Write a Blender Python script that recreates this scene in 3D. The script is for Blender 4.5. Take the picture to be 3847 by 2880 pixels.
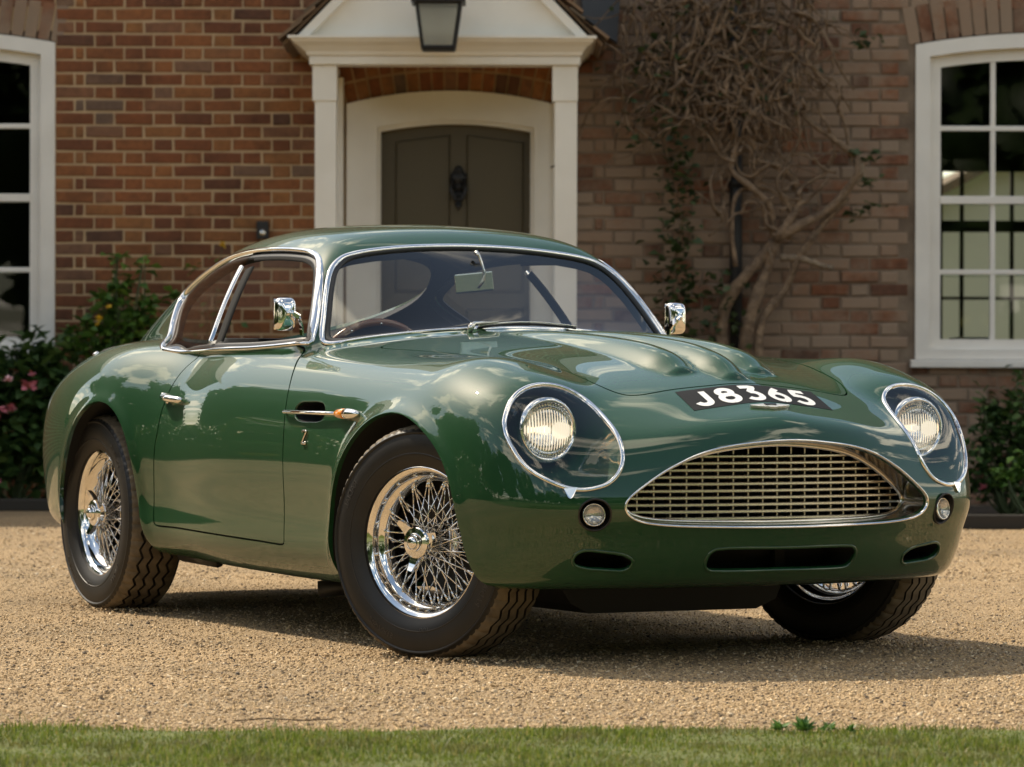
import bpy, bmesh, math, random
import numpy as np
from mathutils import Vector, Matrix
R_ = math.radians
scene = bpy.context.scene
for o in list(bpy.data.objects): bpy.data.objects.remove(o)
rng = np.random.default_rng(7); random.seed(7)
# ---------------------------------------------------------------- camera (130 mm lens, knee-high, focus on the car's front wheel)
cam = bpy.data.cameras.new('camera'); camo = bpy.data.objects.new('camera', cam); scene.collection.objects.link(camo)
cam.sensor_width = 36; cam.lens = 129.85; cam.clip_start = .1; cam.clip_end = 400
camo.location = (0, 0, .7935); camo.rotation_euler = (R_(90-.1553), R_(-.1404), 0)
cam.dof.use_dof = True; cam.dof.focus_distance = 10.6; cam.dof.aperture_fstop = 7.1
scene.camera = camo
# ---------------------------------------------------------------- sky and sun: sun high behind the house, to the left
SUN_AZ, SUN_EL = R_(139.1), R_(50)
sdir = Vector((math.cos(SUN_EL)*math.cos(SUN_AZ), math.cos(SUN_EL)*math.sin(SUN_AZ), math.sin(SUN_EL)))
world = bpy.data.worlds.new('World'); scene.world = world; world.use_nodes = True
nt = world.node_tree; nt.nodes.clear(); L = nt.links.new
def nn(t, **k):
    n = nt.nodes.new(t)
    for a, b in k.items(): setattr(n, a, b)
    return n
out = nn('ShaderNodeOutputWorld'); bg = nn('ShaderNodeBackground'); bg.inputs[1].default_value = .15
sky = nn('ShaderNodeTexSky', sky_type='NISHITA', sun_disc=False); sky.sun_elevation = SUN_EL; sky.sun_rotation = math.atan2(sdir.x, sdir.y)
sky.air_density = 1.0; sky.dust_density = 1.2; sky.ozone_density = .6
# broken fair-weather cloud over the whole sky: noise on a flat cloud deck
tc = nn('ShaderNodeTexCoord'); sp = nn('ShaderNodeSeparateXYZ'); L(tc.outputs['Generated'], sp.inputs[0])
def M(op, a, b=None, clamp=False):
    n = nn('ShaderNodeMath', operation=op, use_clamp=clamp)
    for i, v in ((0, a), (1, b)):
        if v is None: continue
        if isinstance(v, (int, float)): n.inputs[i].default_value = v
        else: L(v, n.inputs[i])
    return n.outputs[0]
zz = M('ADD', M('MAXIMUM', sp.outputs[2], 0.0), .12)
cv = nn('ShaderNodeCombineXYZ'); L(M('DIVIDE', sp.outputs[0], zz), cv.inputs[0]); L(M('DIVIDE', sp.outputs[1], zz), cv.inputs[1])
n1 = nn('ShaderNodeTexNoise'); n1.inputs['Scale'].default_value = 2.0; n1.inputs['Detail'].default_value = 9; n1.inputs['Roughness'].default_value = .58; n1.inputs['Distortion'].default_value = .35
L(cv.outputs[0], n1.inputs['Vector'])
mr = nn('ShaderNodeMapRange'); mr.interpolation_type = 'SMOOTHSTEP'; mr.inputs[1].default_value = .52; mr.inputs[2].default_value = .62; L(n1.outputs[0], mr.inputs[0])
mx = nn('ShaderNodeMix', data_type='RGBA'); L(mr.outputs[0], mx.inputs[0]); L(sky.outputs[0], mx.inputs[6]); mx.inputs[7].default_value = (14.5, 13.9, 13.0, 1)
wb = nn('ShaderNodeMix', data_type='RGBA', blend_type='MULTIPLY'); wb.inputs[0].default_value = 1; wb.inputs[7].default_value = (1.06, 1, .86, 1); L(mx.outputs[2], wb.inputs[6])   # daylight white balance of the photograph
L(wb.outputs[2], bg.inputs[0]); L(bg.outputs[0], out.inputs[0])
sun = bpy.data.lights.new('sun', 'SUN'); sun.energy = 4.2; sun.angle = R_(.53); sun.color = (1, .88, .70)
suno = bpy.data.objects.new('sun', sun); scene.collection.objects.link(suno); suno.rotation_euler = sdir.to_track_quat('Z', 'Y').to_euler(); suno.location = (-8, 10, 14)
vs = scene.view_settings; vs.view_transform = 'Standard'; vs.look = 'None'; vs.exposure = .40; vs.gamma = 1
scene.cycles.max_bounces = 10; scene.cycles.glossy_bounces = 6; scene.cycles.transmission_bounces = 8; scene.cycles.transparent_max_bounces = 16
scene.cycles.caustics_reflective = False; scene.cycles.caustics_refractive = False
scene.cycles.use_denoising = True; scene.cycles.sample_clamp_indirect = 8
# ---------------------------------------------------------------- helpers
COL = scene.collection
MATS = {}
def lin(r, g, b): return tuple(((c/255+.055)/1.055)**2.4 if c > 10 else c/255/12.92 for c in (r, g, b))+(1,)
def mat(name, col=(.5,.5,.5,1), rough=.5, metal=0, **k):
    m = bpy.data.materials.new(name); m.use_nodes = True
    b = m.node_tree.nodes['Principled BSDF']
    if len(col) == 3: col = tuple(col)+(1,)
    b.inputs['Base Color'].default_value = col; b.inputs['Roughness'].default_value = rough; b.inputs['Metallic'].default_value = metal
    for a, v in k.items(): b.inputs[a.replace('_', ' ')].default_value = v
    MATS[name] = m
    return m
def ndz(m): return m.node_tree, m.node_tree.nodes['Principled BSDF']
def add(nt, t, **k):
    n = nt.nodes.new(t)
    for a, b in k.items():
        if a in n.bl_rna.properties: setattr(n, a, b)
        else: n.inputs[a].default_value = b
    return n
def ramp(nt, fac, *stops):
    r = nt.nodes.new('ShaderNodeValToRGB'); e = r.color_ramp.elements
    while len(e) < len(stops): e.new(.5)
    for i, (p, c) in enumerate(stops): e[i].position = p; e[i].color = tuple(c)+((1,) if len(c) == 3 else ())
    nt.links.new(fac, r.inputs[0]); return r.outputs[0]
def bump(m, scale, strength, dist=.01, detail=4, coord='Object'):
    nt, b = ndz(m); tc = add(nt, 'ShaderNodeTexCoord'); n = add(nt, 'ShaderNodeTexNoise', Scale=scale, Detail=detail)
    bp = add(nt, 'ShaderNodeBump', Strength=strength, Distance=dist)
    nt.links.new(tc.outputs[coord], n.inputs['Vector']); nt.links.new(n.outputs[0], bp.inputs['Height']); nt.links.new(bp.outputs[0], b.inputs['Normal'])
    return n
def mottle(m, scale, *stops, detail=5, coord='Object', rnd=0.0):
    """base colour from noise (plus per-object random) through a ramp"""
    nt, b = ndz(m); tc = add(nt, 'ShaderNodeTexCoord'); n = add(nt, 'ShaderNodeTexNoise', Scale=scale, Detail=detail)
    nt.links.new(tc.outputs[coord], n.inputs['Vector']); f = n.outputs[0]
    if rnd:
        oi = add(nt, 'ShaderNodeObjectInfo'); a = add(nt, 'ShaderNodeMath', operation='MULTIPLY_ADD'); a.inputs[1].default_value = rnd
        nt.links.new(oi.outputs['Random'], a.inputs[0]); s = add(nt, 'ShaderNodeMath', operation='MULTIPLY_ADD'); s.inputs[1].default_value = 1-rnd; s.inputs[2].default_value = 0
        nt.links.new(f, s.inputs[0]); nt.links.new(s.outputs[0], a.inputs[2]); f = a.outputs[0]
    nt.links.new(ramp(nt, f, *stops), b.inputs['Base Color'])
def thin_glass(name, tint=(1,1,1), ior=1.5, gain=1.0, rough=0.0):
    m = bpy.data.materials.new(name); m.use_nodes = True; nt = m.node_tree; nt.nodes.clear()
    o = add(nt, 'ShaderNodeOutputMaterial'); t = add(nt, 'ShaderNodeBsdfTransparent'); t.inputs[0].default_value = tuple(tint)+(1,)
    g = add(nt, 'ShaderNodeBsdfGlossy'); g.inputs['Roughness'].default_value = rough; fr = add(nt, 'ShaderNodeFresnel'); ge = add(nt, 'ShaderNodeNewGeometry'); ie = add(nt, 'ShaderNodeMath', operation='MULTIPLY_ADD'); ie.inputs[1].default_value = 1/ior-ior; ie.inputs[2].default_value = ior
    nt.links.new(ge.outputs['Backfacing'], ie.inputs[0]); nt.links.new(ie.outputs[0], fr.inputs[0])   # a thin sheet reflects alike from both sides
    ml = add(nt, 'ShaderNodeMath', operation='MULTIPLY', use_clamp=True); ml.inputs[1].default_value = gain
    mx = add(nt, 'ShaderNodeMixShader'); nt.links.new(fr.outputs[0], ml.inputs[0]); nt.links.new(ml.outputs[0], mx.inputs[0])
    nt.links.new(t.outputs[0], mx.inputs[1]); nt.links.new(g.outputs[0], mx.inputs[2]); nt.links.new(mx.outputs[0], o.inputs[0])
    MATS[name] = m; return m
def mesh_np(name, V, faces, smooth=True, normals=None):
    me = bpy.data.meshes.new(name); V = np.asarray(V, np.float32)
    if isinstance(faces, np.ndarray) and faces.ndim == 2:
        n, k = faces.shape
        me.vertices.add(len(V)); me.vertices.foreach_set('co', V.ravel())
        me.loops.add(n*k); me.loops.foreach_set('vertex_index', faces.astype(np.int32).ravel())
        me.polygons.add(n); me.polygons.foreach_set('loop_start', np.arange(0, n*k, k, dtype=np.int32))
        me.update(calc_edges=True)
    else:
        me.from_pydata(V.tolist(), [], [list(map(int, f)) for f in faces])
    if smooth: me.shade_smooth()
    me.validate(clean_customdata=False)
    if normals is not None: me.normals_split_custom_set_from_vertices(np.asarray(normals, float).tolist())
    return me
def obj(name, me, m=None, parent=None, loc=None, rot=None, label=None, cat=None, group=None, kind=None):
    o = bpy.data.objects.new(name, me); COL.objects.link(o)
    if m is not None and me is not None and not me.materials: me.materials.append(MATS[m] if isinstance(m, str) else m)
    if parent is not None: o.parent = parent
    if loc is not None: o.location = loc
    if rot is not None: o.rotation_euler = rot
    if label: o['label'] = label
    if cat: o['category'] = cat
    if group: o['group'] = group
    if kind: o['kind'] = kind
    return o
class MB:
    """collects simple shapes into one mesh"""
    def __init__(s): s.v = []; s.f = []
    def _a(s, V, Fs):
        n = len(s.v); s.v += [tuple(map(float, p)) for p in V]; s.f += [[n+i for i in f] for f in Fs]; return s
    def box(s, a, b, bev=0.0):
        (x0,y0,z0), (x1,y1,z1) = a, b
        if bev <= 0:
            return s._a([(x0,y0,z0),(x1,y0,z0),(x1,y1,z0),(x0,y1,z0),(x0,y0,z1),(x1,y0,z1),(x1,y1,z1),(x0,y1,z1)],
                        [(3,2,1,0),(4,5,6,7),(0,1,5,4),(1,2,6,5),(2,3,7,6),(3,0,4,7)])
        bm = bmesh.new(); bmesh.ops.create_cube(bm, size=1)
        for v in bm.verts: v.co = Vector(((x0+x1)/2+v.co.x*(x1-x0), (y0+y1)/2+v.co.y*(y1-y0), (z0+z1)/2+v.co.z*(z1-z0)))
        bmesh.ops.bevel(bm, geom=bm.edges[:], offset=bev, segments=2, affect='EDGES', profile=.6)
        bm.verts.index_update(); s._a([v.co[:] for v in bm.verts], [[v.index for v in f.verts] for f in bm.faces]); bm.free(); return s
    def tube(s, path, r, n=8, closed=False, cap=True):
        P = np.asarray(path, float); k = len(P); r = np.broadcast_to(r, k)
        T = np.roll(P, -1, 0)-np.roll(P, 1, 0) if closed else np.gradient(P, axis=0)
        T /= np.maximum(np.linalg.norm(T, axis=1), 1e-9)[:, None]
        u = np.cross(T[0], (0,0,1) if abs(T[0][2]) < .9 else (1,0,0)); u /= np.linalg.norm(u); V = []
        for i in range(k):
            u = u-T[i]*(u @ T[i]); u /= np.linalg.norm(u); w = np.cross(T[i], u)
            for a in np.arange(n)*2*math.pi/n: V.append(P[i]+r[i]*(math.cos(a)*u+math.sin(a)*w))
        Fs = [(i*n+j, i*n+(j+1) % n, ((i+1) % k)*n+(j+1) % n, ((i+1) % k)*n+j) for i in range(k if closed else k-1) for j in range(n)]
        if cap and not closed: Fs += [tuple(range(n-1, -1, -1)), tuple((k-1)*n+j for j in range(n))]
        return s._a(V, Fs)
    def lathe(s, prof, n=48, axis='y', c=(0,0,0)):
        """prof: list of (radius, along-axis)"""
        k = len(prof); V = []
        for i in range(n):
            a = 2*math.pi*i/n; ca, sa = math.cos(a), math.sin(a)
            for r, h in prof:
                p = {'y': (r*ca, h, r*sa), 'x': (h, r*ca, r*sa), 'z': (r*ca, r*sa, h)}[axis]
                V.append((p[0]+c[0], p[1]+c[1], p[2]+c[2]))
        return s._a(V, [(i*k+j, i*k+j+1, ((i+1) % n)*k+j+1, ((i+1) % n)*k+j) for i in range(n) for j in range(k-1)])
    def prism(s, poly, d0, d1, plane='xz'):
        """extrude a 2-D polygon; plane names its two axes"""
        o = {'xz': lambda p, d: (p[0], d, p[1]), 'xy': lambda p, d: (p[0], p[1], d), 'yz': lambda p, d: (d, p[0], p[1])}[plane]
        n = len(poly); V = [o(p, d0) for p in poly]+[o(p, d1) for p in poly]
        return s._a(V, [tuple(range(n)), tuple(range(2*n-1, n-1, -1))]+[(i, n+i, n+(i+1) % n, (i+1) % n) for i in range(n)])
    def xf(s, mtx):
        s.v = [tuple(mtx @ Vector(p)) for p in s.v]; return s
    def build(s, name, m, parent=None, smooth=False, angle=None, **k):
        me = bpy.data.meshes.new(name); me.from_pydata(s.v, [], s.f)
        bm = bmesh.new(); bm.from_mesh(me); bmesh.ops.recalc_face_normals(bm, faces=bm.faces); bm.to_mesh(me); bm.free()
        if smooth: me.shade_smooth()
        if angle: 
            me.shade_smooth(); me.set_sharp_from_angle(angle=R_(angle))
        return obj(name, me, m, parent, **k)
def boundary(T):
    E = np.concatenate([T[:, [0,1]], T[:, [1,2]], T[:, [2,0]]]); S = np.sort(E, 1)
    u, inv, c = np.unique(S, axis=0, return_inverse=True, return_counts=True)
    return E[c[inv.ravel()] == 1]
def ribbon(P, N, width, height, closed=True, n=7, lift=0.0):
    """half-round strip lying on a surface along P with surface normals N"""
    P = np.asarray(P, float); k = len(P)
    T = np.roll(P, -1, 0)-np.roll(P, 1, 0) if closed else np.gradient(P, axis=0)
    T /= np.linalg.norm(T, axis=1)[:, None]; B = np.cross(N, T); B /= np.linalg.norm(B, axis=1)[:, None]
    w = np.broadcast_to(width, k)[:, None]; a = np.linspace(math.pi, 0, n)
    V = np.stack([P+B*w/2*math.cos(t)+N*(height*math.sin(t)**.7+lift-(.004 if i in (0, n-1) else 0)) for i, t in enumerate(a)], 1).reshape(-1, 3)
    Fs = [(i*n+j, i*n+j+1, ((i+1) % k)*n+j+1, ((i+1) % k)*n+j) for i in range(k if closed else k-1) for j in range(n-1)]
    return V, np.array(Fs)
# ---------------------------------------------------------------- car body as a smooth implicit surface
# car axes: x forward (front axle at 0), y to the car's left, z up, metres
class Basis:
    """cardinal natural cubic spline basis on fixed knots"""
    def __init__(s, t):
        s.t = np.asarray(t, float); n = len(s.t); h = np.diff(s.t); s.h = h
        A = np.eye(n); B = np.zeros((n, n))
        for i in range(1, n-1):
            A[i, i-1] = h[i-1]; A[i, i] = 2*(h[i-1]+h[i]); A[i, i+1] = h[i]
            B[i, i-1] = 6/h[i-1]; B[i, i] = -6/h[i-1]-6/h[i]; B[i, i+1] = 6/h[i]
        s.M = np.linalg.solve(A, B); s.I = np.eye(n)
    def __call__(s, x):
        x = np.clip(x, s.t[0], s.t[-1])
        k = np.clip(np.searchsorted(s.t, x)-1, 0, len(s.h)-1)
        h = s.h[k]; b = (x-s.t[k])/h; a = 1-b
        return (a[:, None]*s.I[k] + b[:, None]*s.I[k+1]
                + ((a**3-a)*h*h/6)[:, None]*s.M[k] + ((b**3-b)*h*h/6)[:, None]*s.M[k+1])
class Spl:
    def __init__(s, *pts):
        p = sorted(pts); t = np.array([q[0] for q in p], float); v = np.array([q[1] for q in p], float)
        s.t, s.v = t, v; s.m = Basis(t).M @ v; s.h = np.diff(t)
    def __call__(s, x):
        x = np.clip(x, s.t[0], s.t[-1])
        k = np.clip(np.searchsorted(s.t, x)-1, 0, len(s.h)-1)
        h = s.h[k]; b = (x-s.t[k])/h; a = 1-b
        return a*s.v[k]+b*s.v[k+1]+((a**3-a)*s.m[k]+(b**3-b)*s.m[k+1])*h*h/6
class Tab:
    def __init__(s, xs, zs, rows):
        o = np.argsort(xs); s.bx = Basis(np.array(xs)[o]); s.bz = Basis(zs); s.V = np.array(rows, float)[o]
    def __call__(s, x, z):
        return np.einsum('ni,ni->n', s.bx(x) @ s.V, s.bz(z))
def smax(a, b, k): return .5*(a+b+np.sqrt((a-b)**2+k*k))
def smin(a, b, k): return .5*(a+b-np.sqrt((a-b)**2+k*k))

HC = Spl((-3.5,0.6610),(-3.2,0.7707),(-2.9,0.8501),(-2.4,0.9247),(-2,0.9428),(-1.6,0.9511),(-1.2,0.9488),(-0.8,0.9320),(-0.4,0.9065),(0,0.8658),(0.3,0.8132),(0.5,0.7510),(0.63,0.7030),(0.72,0.6805),(0.85,0.5893))
ZC = Spl((-3.5,0.5688),(-3.2,0.7155),(-2.9,0.8278),(-2.6,0.8955),(-2.3,0.9161),(-2,0.8977),(-1.8,0.8713),(-1.6,0.8577),(-1.3,0.8549),(-1,0.8515),(-0.7,0.8495),(-0.4,0.8483),(-0.2,0.8524),(0,0.8594),(0.15,0.8615),(0.3,0.8317),(0.4,0.7953),(0.5,0.7090),(0.6,0.5809),(0.66,0.4693),(0.72,0.3370),(0.85,0.0924))
YC = Spl((-3.5,0.4794),(-2.9,0.5995),(-2.4,0.6496),(-2,0.6554),(-1.5,0.6522),(-0.9,0.6499),(-0.4,0.6332),(0,0.6200),(0.2,0.6082),(0.5,0.5899),(0.85,0.5623))
YS = Tab([.8,.5,.25,0,-.25,-.6,-1.1,-1.5,-1.75,-1.95,-2.15,-2.36,-2.7,-3.1,-3.5],
         [.12,.25,.35,.5,.65,.75,.85,.97],
 [[0.7371,0.8137,0.8290,0.8474,0.8462,0.8334,0.8019,0.7487],
  [0.7622,0.8438,0.8440,0.8574,0.8561,0.8384,0.8019,0.7437],
  [0.7699,0.8414,0.8466,0.8582,0.8567,0.8390,0.7946,0.7212],
  [0.7580,0.8265,0.8338,0.8484,0.8449,0.8222,0.7727,0.6994],
  [0.7402,0.8087,0.8151,0.8295,0.8271,0.8075,0.7600,0.6867],
  [0.7296,0.7912,0.7956,0.8090,0.8096,0.7938,0.7493,0.6762],
  [0.7320,0.7886,0.7909,0.8033,0.8060,0.7932,0.7487,0.6755],
  [0.7332,0.7897,0.7891,0.7996,0.8001,0.7863,0.7428,0.6697],
  [0.7292,0.7858,0.7841,0.7916,0.7911,0.7755,0.7288,0.6607],
  [0.7476,0.8061,0.8054,0.8128,0.8145,0.8018,0.7673,0.6941],
  [0.7711,0.8327,0.8349,0.8453,0.8500,0.8423,0.8108,0.7325],
  [0.7700,0.8366,0.8418,0.8532,0.8579,0.8502,0.8167,0.7315],
  [0.7396,0.8061,0.8135,0.8250,0.8286,0.8158,0.7693,0.6712],
  [0.6350,0.7116,0.7218,0.7353,0.7340,0.7162,0.6597,0.5565],
  [0.4842,0.5807,0.5961,0.6145,0.6081,0.5803,0.5189,0.4156]])
_yk = [0,.15,.3,.42,.52,.6,.68,.75,.81,.88]
_xf = [0.7660,0.7580,0.7281,0.6909,0.6578,0.6301,0.5880,0.5093,0.3852,0.0999]
XFP = Basis([-v for v in _yk[:0:-1]]+_yk); XFV = np.array(_xf[:0:-1]+_xf)
XFT = Spl((0.1,0.1409),(0.2,0.0755),(0.25,0.0610),(0.3,0.0401),(0.36,0.0169),(0.42,-0.0123),(0.5,-0.0107),(0.57,0.0013),(0.64,0.0163),(0.75,0.0442),(0.9,0.1184))
ZB = Spl((-3.5,0.2858),(-3.1,0.2596),(-2.6,0.2246),(-1.9,0.1876),(-1,0.1615),(-0.5,0.1620),(0.3,0.1994),(0.55,0.2012),(0.8,0.2086))
BZ = Spl((.80,-.3),(.52,-.20),(.47,-.10),(.45,-.036),(.435,.002),(.41,.019),(.36,.033),(.28,.040),(.1,.036),(-.2,.026),(-.5,.012),(-.8,-.015),(-1.2,-.06),(-2.0,-.3),(-3.5,-.6))
def bulge(h, x, y, yc, dx, w): return h+BZ(x+dx)-(y-yc)**2/(2*w)
_gy = [0,.12,.24,.34,.42,.48,.54,.6,.66,.72,.8]; _gx = [.8,.7,.6,.5,.4,.3,.2,.1,-.05,-.3,-.6,-1.0][::-1]; _gz = [.15,.25,.35,.45,.55,.62,.70,.8]
BGY = Basis([-v for v in _gy[:0:-1]]+_gy); BGX = Basis(_gx); BGZ = Basis(_gz)
DT = np.array([[-0.0012,-0.0000,0.0009,0.0016,0.0018,0.0015,0.0009,0.0001,-0.0007,-0.0014,-0.0020],
  [0.0042,0.0038,0.0031,0.0023,0.0014,0.0006,-0.0002,-0.0008,-0.0012,-0.0016,-0.0018],
  [0.0092,0.0073,0.0050,0.0028,0.0008,-0.0006,-0.0014,-0.0017,-0.0018,-0.0017,-0.0016],
  [0.0134,0.0103,0.0065,0.0028,-0.0001,-0.0019,-0.0026,-0.0026,-0.0023,-0.0019,-0.0015],
  [0.0166,0.0124,0.0074,0.0026,-0.0012,-0.0032,-0.0038,-0.0036,-0.0029,-0.0022,-0.0016],
  [0.0187,0.0135,0.0077,0.0021,-0.0022,-0.0046,-0.0052,-0.0047,-0.0038,-0.0028,-0.0017],
  [0.0202,0.0143,0.0079,0.0018,-0.0032,-0.0060,-0.0068,-0.0061,-0.0049,-0.0035,-0.0020],
  [0.0215,0.0150,0.0082,0.0015,-0.0043,-0.0079,-0.0087,-0.0076,-0.0060,-0.0043,-0.0023],
  [0.0227,0.0157,0.0084,0.0011,-0.0056,-0.0100,-0.0105,-0.0092,-0.0072,-0.0050,-0.0028],
  [0.0237,0.0163,0.0085,0.0006,-0.0065,-0.0109,-0.0118,-0.0106,-0.0086,-0.0061,-0.0036],
  [0.0242,0.0166,0.0087,0.0008,-0.0060,-0.0105,-0.0122,-0.0117,-0.0099,-0.0076,-0.0049],
  [0.0241,0.0166,0.0089,0.0016,-0.0046,-0.0091,-0.0117,-0.0123,-0.0113,-0.0093,-0.0064]])
DX = np.array([[-0.0084,-0.0062,-0.0036,-0.0002,0.0035,0.0071,0.0101,0.0127],
  [-0.0053,-0.0035,-0.0015,0.0009,0.0033,0.0053,0.0069,0.0080],
  [-0.0020,-0.0007,0.0005,0.0018,0.0028,0.0034,0.0034,0.0033],
  [0.0012,0.0019,0.0024,0.0025,0.0022,0.0011,-0.0000,-0.0010],
  [0.0040,0.0039,0.0035,0.0027,0.0010,-0.0012,-0.0030,-0.0042],
  [0.0062,0.0051,0.0038,0.0019,-0.0005,-0.0030,-0.0049,-0.0062],
  [0.0075,0.0055,0.0033,0.0009,-0.0015,-0.0037,-0.0054,-0.0066],
  [0.0077,0.0053,0.0026,0.0000,-0.0021,-0.0036,-0.0048,-0.0059],
  [0.0068,0.0044,0.0020,-0.0002,-0.0018,-0.0028,-0.0035,-0.0044],
  [0.0048,0.0030,0.0017,0.0003,-0.0008,-0.0012,-0.0017,-0.0023],
  [0.0021,0.0017,0.0014,0.0011,0.0009,0.0007,0.0004,0.0000]])
def _even(D): return np.concatenate([D[:0:-1], D])
def dtop(x, y): return np.einsum('ni,ni->n', BGX(x) @ _even(DT.T).T, BGY(y))
def dfront(y, z): return np.einsum('ni,ni->n', BGY(y) @ _even(DX), BGZ(z))
def top(x, y):
    c = dtop(x, y)
    h = HC(x)-.15*y*y+c
    b = bulge(h,x,y,0,-.018,.055)
    b2 = bulge(h,x,y,.130,.058,.066)
    h = smax(h, smax(b, b2, .012), .007)
    f = ZC(x)-(y-YC(x))**2/(2*.30)+c
    return smax(h, f, .045)-.003
ARCH = [np.array([(-.60,.02),(-.565,.16),(-.527,.226),(-.508,.267),(-.500,.328),(-.476,.403),(-.428,.483),(-.364,.558),(-.304,.605),(-.228,.648),(-.14,.676),(-.045,.686),(.045,.678),(.13,.655),(.21,.615),(.262,.575),(.290,.53),(.312,.486),(.327,.439),(.335,.38),(.344,.321),(.352,.274),(.360,.235),(.375,.17),(.41,.02)]),
        np.array([(-2.60,.02),(-2.605,.22),(-2.632,.275),(-2.637,.329),(-2.617,.385),(-2.545,.475),(-2.483,.55),(-2.414,.622),(-2.341,.667),(-2.262,.694),(-2.190,.702),(-2.123,.691),(-2.066,.656),(-2.018,.60),(-1.984,.52),(-1.964,.445),(-1.953,.366),(-1.936,.30),(-1.92,.25),(-1.895,.18),(-1.86,.02)])]
def _sm(P, n=70):
    t = np.concatenate([[0], np.cumsum(np.linalg.norm(np.diff(P, axis=0), axis=1))]); u = np.linspace(0, t[-1], n)
    Q = np.stack([Spl(*zip(t, P[:, i]))(u) for i in (0, 1)], 1)
    for _ in range(6): Q[1:-1] = .25*Q[:-2]+.5*Q[1:-1]+.25*Q[2:]
    return Q
ARCH = [_sm(P) for P in ARCH]
def arch_d(x, z, k):
    """distance to the wheel-arch edge line"""
    P = ARCH[k]; m = (x > P[:, 0].min()-.15) & (x < P[:, 0].max()+.15)
    out = np.full(len(x), 9.); q = np.stack([x[m], z[m]], 1); d2 = np.full(len(q), 81.)
    for a, b in zip(P[:-1], P[1:]):
        e = b-a; t = np.clip(((q-a) @ e)/(e @ e), 0, 1); v = q-a-t[:, None]*e
        d2 = np.minimum(d2, (v*v).sum(1))
    out[m] = np.sqrt(d2)
    return out
def side(x, z):
    ys = YS(x, z)
    for k, h in ((0, .020), (1, .008)):
        u = np.clip((z-.19)/.14, 0, 1)
        ys = ys+h*u*u*(3-2*u)*np.exp(-(arch_d(x, z, k)/.029)**2)
    return ys
def front(y, z): return XFP(y) @ XFV-XFT(z)+dfront(y, z)
def lower(x, y, z): return _lower(x, y, z, side(x, z), top(x, y), front(y, z), ZB(x))
def _lower(x, y, z, ys, zt, xf, zb):
    a = smax(y-ys, (z-zt)*.93, .10)
    a = smax(a, (x-xf)*.93, .08)
    a = smax(a, (-3.47+.55*y*y)-x, .12)
    return smax(a, zb-z, .07)
WB = Spl((-3.5,0.2437),(-3,0.4227),(-2.6,0.5334),(-2.2,0.6230),(-1.8,0.6786),(-1.4,0.6951),(-1,0.6883),(-0.5,0.6816))
ZR = Spl((-3.5,0.7256),(-3.2,0.8543),(-2.9,0.9784),(-2.6,1.0894),(-2.3,1.1881),(-2,1.2538),(-1.7,1.2808),(-1.5,1.2813),(-1.25,1.2573),(-1,1.1998),(-0.7,1.1052))
WS = np.array([-0.8259,1.2806,0.4316,1.5259])
GA = np.array([0.4183,0.3479,0.0642])
def green(x, y, z): return _green(x, y, z, WB(x), ZR(x))
def _green(x, y, z, wb, zr):
    h = z-.86
    s = (y-(wb-smax(GA[0]*h, -1.1*h, .01)-GA[1]*h*np.abs(h)))*.88
    r = (z-(zr-GA[2]*y*y))*.97
    w = (x-(WS[0]-WS[1]*(z-.92)-y*y*np.maximum(WS[2]-WS[3]*(z-.92), 0)))*.6
    return np.maximum(smax(smax(s, r, .09), w, .03), .78-z)
def F_grid(ax):
    X, Y, Z = ax; Yp = np.abs(Y)
    def m2(f, a, b):
        A, B = np.meshgrid(a, b, indexing='ij'); return f(A.ravel(), B.ravel()).reshape(A.shape)
    ys = m2(side, X, Z)[:, None, :]; zt = m2(top, X, Yp)[:, :, None]; xf = m2(front, Yp, Z)[None]
    x = X[:, None, None]; y = Yp[None, :, None]; z = Z[None, None, :]
    return smin(_lower(x, y, z, ys, zt, xf, ZB(X)[:, None, None]), _green(x, y, z, WB(X)[:, None, None], ZR(X)[:, None, None]), .02)
def F(p):
    x, y, z = p[:, 0], np.abs(p[:, 1]), p[:, 2]
    return smin(lower(x, y, z), green(x, y, z), .02)
def grad(p, f=F, e=4e-4):
    g = np.empty_like(p)
    for i in range(3):
        d = np.zeros(3); d[i] = e
        g[:, i] = (f(p+d)-f(p-d))/(2*e)
    return g
def project(p, n=3, f=F):
    """Newton steps on to the surface"""
    p = p.copy(); e = 4e-4
    for _ in range(n):
        v = f(p); g = np.empty_like(p)
        for i in range(3):
            q = p.copy(); q[:, i] += e; g[:, i] = (f(q)-v)/e
        p -= g*(v/np.maximum((g*g).sum(1), .05))[:, None]
    return p
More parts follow.
